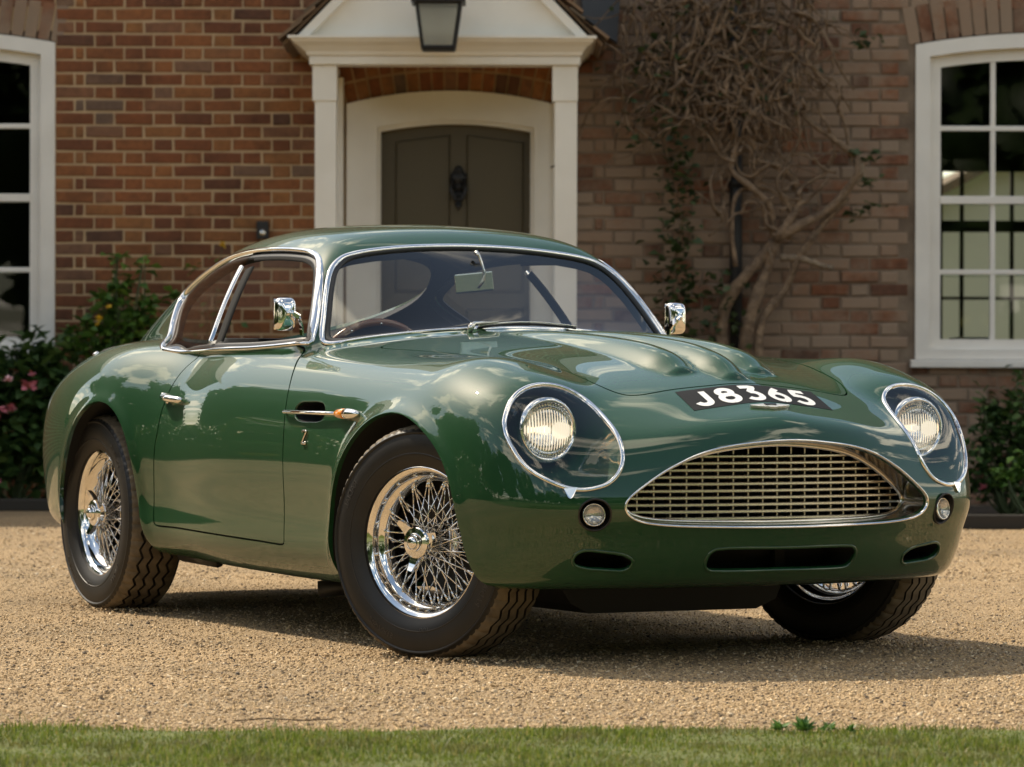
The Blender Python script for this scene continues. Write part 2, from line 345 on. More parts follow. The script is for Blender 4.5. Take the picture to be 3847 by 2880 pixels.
# ---------------------------------------------------------------- surface extraction and cutting
def surface_net(f, lo, hi, h):
    """naive surface nets of a field sampled on a grid"""
    n = [int(round((b-a)/h))+1 for a, b in zip(lo, hi)]
    ax = [a+h*np.arange(k) for a, k in zip(lo, n)]
    V = f(ax)
    S = V < 0
    c = np.zeros([k-1 for k in n], int)
    for i in (0, 1):
        for j in (0, 1):
            for k in (0, 1):
                c += S[i:n[0]-1+i, j:n[1]-1+j, k:n[2]-1+k]
    act = (c > 0) & (c < 8)
    idx = -np.ones(act.shape, int); idx[act] = np.arange(act.sum())
    cells = np.argwhere(act)
    verts = np.array(lo)+h*(cells+.5)
    quads = []
    for a in range(3):
        b, d = (a+1) % 3, (a+2) % 3
        sl0 = [slice(None)]*3; sl1 = [slice(None)]*3
        sl0[a] = slice(0, -1); sl1[a] = slice(1, None)
        ch = S[tuple(sl0)] != S[tuple(sl1)]
        e = np.argwhere(ch); ok = (e[:, b] > 0) & (e[:, d] > 0) & (e[:, b] < n[b]-1) & (e[:, d] < n[d]-1)
        e = e[ok]; ins = S[tuple(sl0)][tuple(e.T)]
        def g(ob, od):
            q = e.copy(); q[:, b] += ob; q[:, d] += od
            return idx[tuple(q.T)]
        Q = np.stack([g(-1,-1), g(0,-1), g(0,0), g(-1,0)], 1)
        Q[~ins] = Q[~ins][:, ::-1]
        quads.append(Q)
    Q = np.concatenate(quads)
    Q = Q[(Q >= 0).all(1)]
    T = np.concatenate([Q[:, [0,1,2]], Q[:, [0,2,3]]])
    return verts, T
def compact(V, T):
    u, inv = np.unique(T, return_inverse=True)
    return V[u], inv.reshape(T.shape)
def clip(V, T, val, eps=1e-7):
    """split a triangle mesh by the zero line of val; returns (V, T_negative, T_positive)"""
    val = np.where(np.abs(val) < eps, eps, val)
    s = val[T] > 0; c = s.sum(1)
    neg = [T[c == 0]]; pos = [T[c == 3]]
    mix = T[(c == 1) | (c == 2)]
    if len(mix) == 0: return V, neg[0], pos[0]
    sm = val[mix] > 0
    lone = np.where(sm.sum(1)[:, None] == 1, sm, ~sm).argmax(1)
    r = np.arange(len(mix))
    a = mix[r, lone]; b = mix[r, (lone+1) % 3]; d = mix[r, (lone+2) % 3]
    E = np.concatenate([np.stack([a, b], 1), np.stack([a, d], 1)]); E.sort(1)
    u, inv = np.unique(E, axis=0, return_inverse=True); inv = inv.ravel()
    t = val[u[:, 0]]/(val[u[:, 0]]-val[u[:, 1]])
    t = np.clip(t, .001, .999)
    N = V[u[:, 0]]+(V[u[:, 1]]-V[u[:, 0]])*t[:, None]
    ab = len(V)+inv[:len(mix)]; ad = len(V)+inv[len(mix):]
    V2 = np.concatenate([V, N])
    one = np.stack([a, ab, ad], 1); two = np.concatenate([np.stack([ab, b, d], 1), np.stack([ab, d, ad], 1)])
    p = sm[r, lone]; pp = np.concatenate([p, p])
    pos += [one[p], two[~pp]]; neg += [one[~p], two[pp]]
    return V2, np.concatenate(neg), np.concatenate(pos)
def poly_sd(q, poly):
    """signed distance of 2-D points to a closed polygon, negative inside"""
    poly = np.asarray(poly, float); out = np.full(len(q), 1e9); ins = np.zeros(len(q), bool)
    lo = poly.min(0)-.12; hi = poly.max(0)+.12
    m = ((q > lo) & (q < hi)).all(1); w = q[m]
    d2 = np.full(len(w), 1e9); inn = np.zeros(len(w), bool)
    for a, b in zip(poly, np.roll(poly, -1, 0)):
        e = b-a; t = np.clip(((w-a) @ e)/max(e @ e, 1e-12), 0, 1)
        dv = w-a-t[:, None]*e; d2 = np.minimum(d2, (dv*dv).sum(1))
        if abs(e[1]) > 1e-12:
            cr = (a[1] > w[:, 1]) != (b[1] > w[:, 1])
            inn ^= cr & (w[:, 0] < e[0]*(w[:, 1]-a[1])/e[1]+a[0])
    out[m] = np.sqrt(d2)*np.where(inn, -1, 1)
    return out
def smooth_loop(p, n=160, closed=True):
    """resample a hand-read outline with a periodic Catmull-Rom curve, even spacing"""
    p = np.asarray(p, float)
    if closed: q = np.concatenate([p[-1:], p, p[:2]])
    else: q = np.concatenate([2*p[:1]-p[1:2], p, 2*p[-1:]-p[-2:-1]])
    out = []
    for i in range(1, len(q)-2):
        p0, p1, p2, p3 = q[i-1:i+3]
        d = [max(np.linalg.norm(b-a), 1e-9)**.5 for a, b in ((p0,p1),(p1,p2),(p2,p3))]
        t0, t1 = 0, d[0]; t2 = t1+d[1]; t3 = t2+d[2]
        t = np.linspace(t1, t2, 24, endpoint=False)[:, None]
        A1=(t1-t)/(t1-t0)*p0+(t-t0)/(t1-t0)*p1; A2=(t2-t)/(t2-t1)*p1+(t-t1)/(t2-t1)*p2; A3=(t3-t)/(t3-t2)*p2+(t-t2)/(t3-t2)*p3
        B1=(t2-t)/(t2-t0)*A1+(t-t0)/(t2-t0)*A2; B2=(t3-t)/(t3-t1)*A2+(t-t1)/(t3-t1)*A3
        out.append((t2-t)/(t2-t1)*B1+(t-t1)/(t2-t1)*B2)
    o = np.concatenate(out)
    o = np.concatenate([o, o[:1] if closed else q[-2:-1]])
    L = np.concatenate([[0], np.cumsum(np.linalg.norm(np.diff(o, axis=0), axis=1))])
    s = np.linspace(0, L[-1], n+1 if closed else n)
    r = np.stack([np.interp(s, L, o[:, i]) for i in range(o.shape[1])], 1)
    return r[:-1] if closed else r

def relax(V, T, n=2):
    E = np.concatenate([T[:, [0,1]], T[:, [1,2]], T[:, [2,0]]]); E = np.concatenate([E, E[:, ::-1]])
    for _ in range(n):
        S = np.zeros_like(V); c = np.bincount(E[:, 0], minlength=len(V)).astype(float)
        for i in range(3): S[:, i] = np.bincount(E[:, 0], weights=V[E[:, 1], i], minlength=len(V))
        V = project(V+.5*(S/np.maximum(c, 1)[:, None]-V), 1)
    return V
# ---------------------------------------------------------------- car materials
PAINT = mat('paint_green', (.0085,.056,.0185), .5, Specular_IOR_Level=.14, Coat_Weight=1.0, Coat_Roughness=.012, Coat_IOR=1.60)
mat('chrome', (.86,.85,.83), .045, 1); mat('chrome_soft', (.70,.67,.60), .16, 1); mat('grille_metal', (.74,.70,.62), .27, 1)
mat('rubber', (.012,.0115,.011), .5); mat('tread', (.030,.026,.021), .85); mat('black', (.006,.006,.006), .7); mat('black_satin', (.008,.008,.009), .32)
mat('black_trim', (.012,.012,.013), .45); mat('leather', (.010,.010,.011), .5); mat('liner', (.018,.018,.02), .8)
mat('orange_lens', (.95,.30,.01), .08, Transmission_Weight=.1, Coat_Weight=1.0); mat('wood', (.20,.075,.025), .25, Coat_Weight=.6); mat('plate_black', (.006,.006,.006), .6, Specular_IOR_Level=.25); mat('plate_white', (.80,.80,.78), .4)
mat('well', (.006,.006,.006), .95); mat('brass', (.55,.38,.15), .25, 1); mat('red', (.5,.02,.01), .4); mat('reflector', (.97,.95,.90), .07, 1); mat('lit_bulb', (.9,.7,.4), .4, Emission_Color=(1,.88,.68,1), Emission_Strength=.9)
mat('lens_clear', (.95,.95,.93), .03, Transmission_Weight=1.0, IOR=1.3)
thin_glass('screen_glass', (.94,.95,.94), 1.52, 1.5); thin_glass('cover_glass', (.97,.98,.98), 1.5, 1.5)
# fluted headlamp glass: vertical ribs
fl = mat('fluted_glass', (.98,.97,.95), .02, Transmission_Weight=1.0, IOR=1.35)
ntf, bf_ = ndz(fl); tcf = add(ntf, 'ShaderNodeTexCoord'); wv = add(ntf, 'ShaderNodeTexWave', bands_direction='Y', Scale=38.0); bpf = add(ntf, 'ShaderNodeBump', Strength=.9, Distance=.003)
ntf.links.new(tcf.outputs['Object'], wv.inputs[0]); ntf.links.new(wv.outputs[0], bpf.inputs['Height']); ntf.links.new(bpf.outputs[0], bf_.inputs['Normal'])
# tyre dust
mottle(MATS['tread'], 22, (.3, (.085,.068,.046)), (.7, (.19,.15,.10))); mottle(MATS['rubber'], 9, (.35, (.006,.006,.006)), (.75, (.016,.0135,.011))); bump(MATS['leather'], 120, .3, .002)

CAR_ANG = R_(-61.857)
car = obj('sports_car', None, loc=(.4125, 10.629, 0), rot=(0, 0, CAR_ANG), label='green vintage sports coupe with wire wheels parked on the gravel', cat='car')

# ---------------------------------------------------------------- shell
V, T = surface_net(F_grid, (-3.6,-.93,.05), (.85,.035,1.36), .0125)
V = project(V, 4); V = relax(V, T, 2)
V, T, _ = clip(V, T, V[:, 1])                     # right half of the car, y <= 0
parts = {}
def cut(T, val_fn, gap=None):
    """cut the current sheet; returns (inside, rest)"""
    global V
    if gap is None:
        V, a, b = clip(V, T, val_fn(V)); return a, b
    V, a, b = clip(V, T, val_fn(V)+gap/2)
    V, _, b = clip(V, b, val_fn(V)-gap/2); return a, b
def off(mask, d): return np.where(mask, d, 9.)
def green_owned(p): return .008-lower(p[:, 0], np.abs(p[:, 1]), p[:, 2])
WS_POLY = [(0,.78),(.58,.78),(.615,.85),(.612,.88),(.603,.905),(.58,.965),(.54,1.054),(.509,1.105),(.484,1.131),(.449,1.152),(.406,1.164),(.32,1.178),(.194,1.19),(.068,1.195),(-.068,1.195),(-.2,1.19),(-.2,.78)]
def v_ws(p): return off((p[:, 0] > -1.4) & (p[:, 2] > .84), np.maximum(poly_sd(np.stack([-p[:, 1], p[:, 2]], 1), WS_POLY), green_owned(p)))
SW = np.array([(-2.014,-.685,.87),(-2.075,-.662,.888),(-2.245,-.553,.972),(-2.324,-.482,1.056),(-2.216,-.461,1.116),(-2.014,-.457,1.169),(-1.827,-.47,1.187),(-1.582,-.486,1.189),(-1.392,-.492,1.181),(-1.283,-.495,1.171),(-1.215,-.503,1.153),(-1.170,-.515,1.125),(-1.105,-.548,1.066),(-1.048,-.582,.995),(-1.006,-.612,.929),(-.980,-.634,.884),(-1.01,-.645,.876),(-1.269,-.686,.872),(-1.643,-.681,.866),(-1.888,-.679,.862),(-1.965,-.683,.864)])
SWL = smooth_loop(SW, 220)
SW_POLY = SWL[::2][:, [0, 2]]
def v_sw(p): return off((p[:, 1] < -.25) & (p[:, 2] > .845) & (p[:, 0] < -.9), poly_sd(p[:, [0, 2]], SW_POLY))
DIV0, DIV1 = np.array((-1.762,1.19)), np.array((-1.655,.85))
def v_div(p): d = DIV1-DIV0; return (p[:, 0]-DIV0[0])*d[1]-(p[:, 2]-DIV0[1])*d[0]
RW_POLY = smooth_loop([(-2.06,0),(-2.08,.22),(-2.14,.36),(-2.30,.44),(-2.60,.42),(-2.86,.33),(-3.02,.18),(-3.05,0),(-3.02,-.18),(-2.86,-.33),(-2.60,-.42),(-2.30,-.44),(-2.14,-.36),(-2.08,-.22)], 80)
def v_rw(p): return off((p[:, 2] > .88) & (p[:, 0] < -1.9), poly_sd(p[:, [0, 1]], RW_POLY))
HL = smooth_loop([(.454,-.735,.657),(.44,-.721,.69),(.425,-.698,.72),(.412,-.666,.745),(.406,-.629,.761),(.405,-.59,.767),(.408,-.555,.764),(.417,-.524,.754),(.434,-.499,.738),(.457,-.481,.717),(.489,-.472,.693),(.523,-.467,.668),(.56,-.464,.642),(.591,-.463,.614),(.617,-.466,.583),(.634,-.475,.55),(.641,-.495,.52),(.639,-.521,.499),(.634,-.551,.489),(.628,-.586,.485),(.619,-.619,.489),(.602,-.647,.498),(.581,-.67,.51),(.559,-.691,.525),(.537,-.71,.544),(.515,-.724,.568),(.494,-.733,.596),(.473,-.738,.625)], 140)
HL = project(HL, 3)
hc = HL.mean(0); hn = grad(HL).mean(0); hn /= np.linalg.norm(hn)
hu = np.cross((0,0,1), hn); hu /= np.linalg.norm(hu); hv = np.cross(hn, hu)
def hl2(p): q = p-hc; return np.stack([q @ hu, q @ hv], 1)
HL_POLY = hl2(HL)
def v_hl(p): return off((np.linalg.norm(p-hc, axis=1) < .3) & (p[:, 0] > .2), poly_sd(hl2(p), HL_POLY))
def v_arch(k): return lambda p: off((p[:, 1] < -.40) & (p[:, 2] < .8), poly_sd(p[:, [0, 2]], ARCH[k]))
GR_HALF = [(0,.615),(.06,.613),(.12,.608),(.18,.601),(.234,.591),(.285,.576),(.333,.555),(.375,.533),(.414,.508),(.453,.480),(.474,.462),(.484,.446),(.482,.430),(.468,.413),(.44,.400),(.40,.3925),(.33,.387),(.25,.3845),(.12,.382),(0,.381)]
GR_POLY = np.array(GR_HALF+[(-a, b) for a, b in GR_HALF[-2:0:-1]]); GR_POLY = smooth_loop(GR_POLY, 200)
def yz(p): return np.stack([-p[:, 1], p[:, 2]], 1)
def v_gr(p): return off((p[:, 0] > .5), poly_sd(yz(p), GR_POLY))
CS = smooth_loop([(.239,.292),(.236,.308),(.222,.321),(.195,.3245),(0,.324),(-.195,.3245),(-.222,.321),(-.236,.308),(-.239,.292),(-.236,.276),(-.222,.264),(-.195,.2605),(0,.260),(.195,.2605),(.222,.264),(.236,.276)], 100)
SL = smooth_loop([(.590,.296),(.585,.312),(.568,.3215),(.546,.322),(.522,.319),(.477,.313),(.454,.306),(.434,.291),(.437,.273),(.453,.2645),(.475,.265),(.519,.268),(.543,.270),(.567,.275),(.583,.283)], 80)
def v_cs(p): return off((p[:, 0] > .4), poly_sd(yz(p), CS))
def v_sl(p): return off((p[:, 0] > .4), poly_sd(yz(p), SL))
IC = np.array((.642,-.56,.418)); IC = project(IC[None], 3)[0]; inn = grad(IC[None])[0]; inn /= np.linalg.norm(inn)
def v_in(p): q = p-IC; r = np.sqrt(np.maximum((q*q).sum(1)-(q @ inn)**2, 0)); return off((np.abs(q @ inn) < .05), r-.043)
VT = smooth_loop([(-.772,.662),(-.780,.679),(-.774,.695),(-.748,.708),(-.692,.711),(-.625,.711),(-.582,.705),(-.563,.691),(-.557,.675),(-.564,.659),(-.591,.650),(-.666,.647),(-.737,.649)], 90)
def v_vt(p): return off((p[:, 1] < -.6), poly_sd(p[:, [0, 2]], VT))
DOOR = smooth_loop([(-.985,.868),(-.962,.842),(-.906,.802),(-.868,.761),(-.848,.716),(-.841,.665),(-.838,.60),(-.842,.52),(-.850,.44),(-.862,.36),(-.868,.295),(-.869,.284),(-.882,.281),(-1.045,.284),(-1.389,.292),(-1.70,.299),(-1.85,.302),(-1.863,.306),(-1.868,.32),(-1.866,.36),(-1.856,.467),(-1.843,.555),(-1.828,.605),(-1.813,.665),(-1.800,.70),(-1.783,.755),(-1.765,.812),(-1.735,.852),(-1.715,.874),(-1.5,.884),(-1.2,.886)], 260)
def v_door(p): return off((p[:, 1] < -.5) & (p[:, 2] < .93), poly_sd(p[:, [0, 2]], DOOR))
BN = [(.473,0),(.471,.082),(.467,.154),(.465,.227),(.466,.30),(.463,.327),(.455,.350),(.440,.367),(.412,.383),(.355,.402),(.29,.412),(.2,.420),(.065,.444),(-.2,.487),(-.45,.523),(-.64,.545),(-.69,.54),(-.715,.515),(-.735,.40),(-.755,.2),(-.76,0)]
BN_POLY = smooth_loop(np.array(BN+[(a, -b) for a, b in BN[-2:0:-1]]), 300)
def v_bn(p): return off((p[:, 2] > .68), poly_sd(p[:, [0, 1]], BN_POLY))
w_ws, T = cut(T, v_ws); w_sw, T = cut(T, v_sw); w_rw, T = cut(T, v_rw)
w_d, w_q = cut(w_sw, v_div)
h_l, T = cut(T, v_hl)
_, T = cut(T, v_arch(0)); _, T = cut(T, v_arch(1))
for f in (v_gr, v_cs, v_sl, v_in, v_vt): _, T = cut(T, f)
t_door, T = cut(T, v_door, .0055); t_bon, T = cut(T, v_bn, .0055)
V = project(V, 1); V[np.abs(V[:, 1]) < 1e-5, 1] = 0
N = grad(V); N /= np.linalg.norm(N, axis=1)[:, None]
MIR = np.array((1,-1,1.))
def sheet(name, T, m, both=True, skirt=.014, side=1, parent=car, lift=0.0):
    """a piece of the shell, with turned-in edges, mirrored to the left side if asked"""
    u, inv = np.unique(T, return_inverse=True); t = inv.reshape(T.shape); v = V[u]+N[u]*lift; n = N[u]
    if skirt:
        E = boundary(t); E = E[~((v[E[:, 0], 1] > -1e-6) & (v[E[:, 1], 1] > -1e-6))]
        a, b = E[:, 0], E[:, 1]; k = len(v); m_ = len(E)
        en = np.cross(v[b]-v[a], n[a]); en /= np.maximum(np.linalg.norm(en, axis=1), 1e-9)[:, None]
        Vs = np.concatenate([v[a], v[b], v[b]-n[b]*skirt, v[a]-n[a]*skirt]); Ns = np.concatenate([en]*4)
        i = np.arange(m_)+k; Ts = np.concatenate([np.stack([i+m_, i, i+3*m_], 1), np.stack([i+m_, i+3*m_, i+2*m_], 1)])
        v = np.concatenate([v, Vs]); n = np.concatenate([n, Ns]); t = np.concatenate([t, Ts])
    if both: v, n, t = np.concatenate([v, v*MIR]), np.concatenate([n, n*MIR]), np.concatenate([t, t[:, ::-1]+len(v)])
    elif side < 0: v, n, t = v*MIR, n*MIR, t[:, ::-1]
    return obj(name, mesh_np(name, v, t, True, n), m, parent)
body = sheet('body', T, 'paint_green'); sheet('bonnet', t_bon, 'paint_green')
windscreen = sheet('windscreen', w_ws, 'screen_glass', skirt=0, lift=-.004)
thin_glass('rear_glass', (.96,.965,.96), 1.45, .7); sheet('rear_window', w_rw, 'rear_glass', skirt=0, lift=-.004)
doors = {s: sheet('door', t_door, 'paint_green', both=False, side=s) for s in (1, -1)}
quarter = {s: sheet('quarter_window', w_q, 'screen_glass', both=False, side=s, skirt=0, lift=-.004) for s in (1, -1)}
for s in (1, -1): doors[s]['label'] = 'right door with chrome push lever' if s > 0 else 'left door facing the house'
def both(fn):
    for s in (1, -1): fn(np.array((1, s, 1.)), s)
def fix(V, Fs, s): return (V, Fs) if s > 0 else (V*MIR, Fs[:, ::-1])
def nrm(P): g = grad(P); return g/np.linalg.norm(g, axis=1)[:, None]
def hit(o, d, tmax=2.0):
    """first point of the shell along a ray"""
    o = np.asarray(o, float); d = np.asarray(d, float); d = d/np.linalg.norm(d); t = np.linspace(0, tmax, 500); f = F(o+d*t[:, None]); k = max(int((f < 0).argmax()), 1)
    return o+d*(t[k-1]+(t[k]-t[k-1])*f[k-1]/(f[k-1]-f[k]))
# inner lining of the roof and pillars
u = (V[T].mean(1)[:, 2] > .88) & (green(V[T].mean(1)[:, 0], -V[T].mean(1)[:, 1], V[T].mean(1)[:, 2]) < .004)
sheet('headlining', T[u], 'liner', skirt=.03, lift=-.016)
# glass edge seals and bright trim
def strip(name, P, w, h, m, parent, s, closed=True, lift=0.0, n=7):
    Vr, Fr = ribbon(P, nrm(P), w, h, closed, n, lift); Vr, Fr = fix(Vr, Fr, s); return obj(name, mesh_np(name, Vr, Fr), m, parent)
wt = np.array([(-.83,0,.917),(-.832,-.10,.916),(-.842,-.22,.912),(-.868,-.38,.900),(-.902,-.50,.889),(-.93,-.575,.881),(-.953,-.603,.888),(-.973,-.601,.905),(-1.011,-.578,.965),(-1.074,-.538,1.054),(-1.114,-.507,1.105),(-1.134,-.481,1.131),(-1.149,-.446,1.152),(-1.158,-.40,1.165),(-1.168,-.32,1.177),(-1.180,-.194,1.188),(-1.185,-.068,1.194),(-1.186,0,1.195)])
wl = np.concatenate([wt, (wt*MIR)[-2:0:-1]]); WT = project(smooth_loop(wl, 300), 3)
cz = (WT[:, 2] < .93) & (np.abs(WT[:, 1]) < .56)
strip('windscreen_trim', WT, np.where(cz, .010, .0185), .007, 'chrome', car, 1)
WTI = WT+np.cross(nrm(WT), np.gradient(WT, axis=0)/np.linalg.norm(np.gradient(WT, axis=0), axis=1)[:, None])*0
ctr = np.array((-1.02,0,1.05)); WS_in = project(ctr+(WT-ctr)*np.array((1,.972,.94)), 3)
strip('windscreen_seal', WS_in, .020, .0035, 'black_trim', windscreen, 1)
def side_trim(s3, s):
    c = np.array((-1.6,-.57,1.02)); P = project(SWL, 3)
    wdt = .0145+.013*np.clip((P[:, 0]+1.32)/.2, 0, 1)*np.clip((P[:, 2]-.9)/.03, 0, 1)
    t = strip('side_window_trim', P, wdt, .007, 'chrome', car, s)
    Pi = project(c+(P-c)*np.array((.965,1,.90)), 3)
    strip('window_seal', Pi, .030, .002, 'black_trim', t, s, lift=-.012)
    d = np.linspace(0, 1, 24)[:, None]; q = DIV0+(DIV1-DIV0)*(.03+.93*d)
    Pd = project(np.stack([q[:, 0], np.full(24, -.58), q[:, 1]], 1), 6)
    strip('window_divider', Pd, .017, .007, 'chrome', car, s, closed=False)
    Pe = project(Pd+np.array((.042,0,0)), 4)
    strip('door_window_frame', Pe, .052, .004, 'well', doors[s], s, closed=False, lift=-.014)
    # dark upper and front run of the door frame
    e = P[(P[:, 0] > -1.72) & (P[:, 2] > .90)]; k = int(np.argmax(np.linalg.norm(np.diff(e, axis=0), axis=1))); 
    if np.linalg.norm(e[k+1]-e[k]) > .1: e = np.roll(e, -(k+1), 0)
    e = project(e+np.array((-.012,0,-.022)), 4)
    strip('door_window_frame', e, .034, .003, 'well', doors[s], s, closed=False, lift=-.014)
both(side_trim)
# wheel wells, floor and an added light block in the engine bay
def wells(s3, s):
    for k in (0, 1):
        A = ARCH[k][1:-1]; c = np.array((A[:, 0].mean(), .33)); 
        A = A[A[:, 1] > .235]; P = smooth_loop(A, 40, closed=False); out_ = c+(P-c)*1.02
        yo = np.array([hit((a, -1.2, max(b, .26)), (0,1,0))[1] for a, b in P])
        v = [np.stack([P[:, 0], yo+.012, P[:, 1]], 1), np.stack([out_[:, 0], yo+.05, out_[:, 1]], 1), np.stack([out_[:, 0], np.full(40, -.38), out_[:, 1]], 1), np.tile((c[0], -.38, .33), (40, 1))]
        v = np.concatenate(v)*s3; f = np.array([(r*40+i, r*40+i+1, (r+1)*40+i+1, (r+1)*40+i) for r in range(3) for i in range(39)])
        obj('wheel_well', mesh_np('wheel_well', v, f, False), 'well', car)
both(wells)
mb = MB().box((-2.9,-.60,.235), (-.55,.60,.26)).box((-.55,-.34,.21), (.36,.34,.235)); mb.build('floor_pan', 'well', car)
mb = MB().box((-.62,-.37,.24), (.50,.37,.66)).box((-.80,-.56,.24), (-.62,.56,.84)); mb.build('engine_bay_light_block', 'well', car)  # dark boxes added inside to stop light through bonnet gap and grille
mb = MB(); mb.prism([(-.399,.155),(-.34,.126),(.205,.125),(.272,.152),(.30,.215),(-.44,.215)], -.30, .22, 'yz'); mb.build('engine_sump', 'black', car)
MB().tube([(-.95,-.35,.15),(-1.02,-.50,.14),(-1.06,-.57,.132)], .026, 12).build('exhaust_pipe', 'black_trim', car, smooth=True); MB().tube([(-1.62,-.66,.195),(-1.95,-.64,.20)], .022, 8).build('jacking_tube', 'black_trim', car, smooth=True)
# ---------------------------------------------------------------- headlamps
def headlamp(s3, s):
    h = obj('headlight', None, parent=car)
    bz = strip('bezel', HL, .0125, .0055, 'chrome', h, s)
    # cover glass: the cut-out piece of the shell, slightly domed
    u_, inv_ = np.unique(h_l, return_inverse=True); d = np.clip(-v_hl(V[u_]), 0, .1)
    v = V[u_]+N[u_]*(.010*(d/.1)*(2-d/.1))[:, None]; t = inv_.reshape(h_l.shape); n = N[u_].copy()
    if s < 0: v, n, t = v*MIR, n*MIR, t[:, ::-1]
    obj('cover', mesh_np('cover', v, t, True, n), 'cover_glass', h)
    # painted bowl
    loops = []; ax = np.array((-.92,.10,.0)); lc = np.array((.456,-.598,.641))
    for f, dpt in ((1.0,.002),(.985,.03),(.95,.07),(.88,.11),(.72,.145),(.4,.16),(.05,.165)):
        c2 = hc+(lc-hc)*(1-f); L_ = c2+(HL-hc)*f; L_ = L_.copy(); L_[:, 0] = L_[:, 0]*(.35+.65*f)+(hc[0]+.02)*(1-.35-.65*f)
        loops.append(L_+ax*dpt)
    n = len(HL); v = np.concatenate(loops)*s3
    f_ = np.array([(r*n+i, r*n+(i+1) % n, (r+1)*n+(i+1) % n, (r+1)*n+i) for r in range(len(loops)-1) for i in range(n)])
    if s < 0: f_ = f_[:, ::-1]
    obj('bowl', mesh_np('bowl', v, f_), 'paint_green', h)
    c = tuple(np.array((.446,-.598,.641))*s3)
    MB().lathe([(.074,.004),(.078,.012),(.083,.012),(.089,.004),(.091,-.012),(.088,-.03),(.080,-.07),(.074,-.075)], 64, 'x', c).build('lamp_ring', 'chrome', h, smooth=True)
    MB().lathe([(.0765,.002),(.071,-.016),(.058,-.036),(.040,-.050),(.022,-.057),(.0,-.058)], 64, 'x', c).build('reflector', 'reflector', h, smooth=True)
    o = MB().lathe([(.0765,.004),(.068,.009),(.05,.0145),(.028,.018),(.0,.0195)], 64, 'x', (0,0,0)).build('lens', 'fluted_glass', h, smooth=True); o.location = c
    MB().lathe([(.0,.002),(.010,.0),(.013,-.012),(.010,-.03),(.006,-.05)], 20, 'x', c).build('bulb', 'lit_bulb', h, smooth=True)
    # fixing tab under the bezel
    tp = hit((1.0,-.621,.476), (-1,0,0)); e = np.array([(-.020,.014),(.020,.014),(.007,-.011),(0,-.015),(-.007,-.011)])
    tv = [project((tp+np.array((0, a, b)))[None], 4)[0] for a, b in e]; tv = np.array(tv); tn = nrm(tv)
    v = np.concatenate([tv-tn*.002, tv+tn*.006])*s3; k = len(e)
    MB()._a(v, [tuple(range(k)), tuple(range(2*k-1, k-1, -1))]+[(i, (i+1) % k, k+(i+1) % k, k+i) for i in range(k)]).build('fixing_tab', 'chrome', h)
both(headlamp)
# ---------------------------------------------------------------- front indicators in dark cups
def frame_mat(c, n):
    z = Vector(n).normalized(); x = Vector((0,0,1)).cross(z).normalized(); y = z.cross(x); return Matrix(((x.x,y.x,z.x,c[0]),(x.y,y.y,z.y,c[1]),(x.z,y.z,z.z,c[2]),(0,0,0,1)))
mat('indicator_lens', (.72,.70,.66), .12, Transmission_Weight=.75, IOR=1.25)
def indicator(s3, s):
    n = np.array((.93,-.34,.06))*s3; g = obj('indicator', None, parent=car); mt = frame_mat(IC*s3, inn*s3); m2 = frame_mat((IC-np.array((.014,-.003,0)))*s3, n)
    MB().lathe([(.0465,-.002),(.043,.003),(.0405,-.003),(.036,-.03),(.0,-.034)], 48, 'z').xf(mt).build('cup', 'black_satin', g, smooth=True)
    MB().lathe([(.029,-.02),(.0315,.006),(.0305,.012),(.028,.013),(.0275,.010)], 48, 'z').xf(m2).build('rim', 'chrome', g, smooth=True)
    pr = []; r = .0272
    for i in range(7):
        pr += [(r, .011+.0016*i), (r-.0012, .0135+.0016*i), (r-.0025, .0122+.0016*i)]; r -= .0038
    MB().lathe(pr+[(0,.0245)], 48, 'z').xf(m2).build('lens', 'indicator_lens', g, smooth=True)
    MB().lathe([(.0272,.010),(.015,.004),(0,.002)], 32, 'z').xf(m2).build('reflector', 'reflector', g, smooth=True)
both(indicator)
# ---------------------------------------------------------------- grille
mat('grille_dark', (.44,.39,.31), .35, 1); mat('surround_metal', (.34,.31,.28), .13, 1)
grille = obj('grille', None, parent=car)
GP = np.array([hit((1.2, -a, b), (-1,0,0)) for a, b in GR_POLY]); gN = nrm(GP)
Vr, Fr = ribbon(GP, gN, .0065, .004, True, 7); obj('edge_trim', mesh_np('edge_trim', Vr, Fr), 'chrome', grille)
def gx(y): return .652-.34*y*y
g1 = GP.copy(); g1[:, 1] *= .925; g1[:, 2] = .487+(GP[:, 2]-.487)*.90; g1[:, 0] = gx(g1[:, 1])+.006
n = len(GP); mid = GP*.45+g1*.55; mid[:, 1:] = GP[:, 1:]*.62+g1[:, 1:]*.38
v = np.concatenate([GP-gN*.002, mid, g1]); f = np.array([(r*n+i, r*n+(i+1) % n, (r+1)*n+(i+1) % n, (r+1)*n+i) for r in range(2) for i in range(n)])
obj('surround', mesh_np('surround', v, f), 'surround_metal', grille)
MB().tube(g1+np.array((.004,0,0)), .0065, 8, True).build('frame', 'chrome_soft', grille, smooth=True)
gy, gz = np.abs(g1[:, 1]), g1[:, 2]; zlo, zhi = gz.min(), gz.max()
def halfw(z):
    q = g1[:, [1, 2]]; w = 0
    for a, b in zip(q, np.roll(q, -1, 0)):
        if (a[1] > z) != (b[1] > z): w = max(w, abs(a[0]+(b[0]-a[0])*(z-a[1])/(b[1]-a[1])))
    return w
def zspan(y):
    q = g1[:, [1, 2]]; r = []
    for a, b in zip(q, np.roll(q, -1, 0)):
        if (a[0] > y) != (b[0] > y): r.append(a[1]+(b[1]-a[1])*(y-a[0])/(b[0]-a[0]))
    return (min(r), max(r)) if len(r) > 1 else None
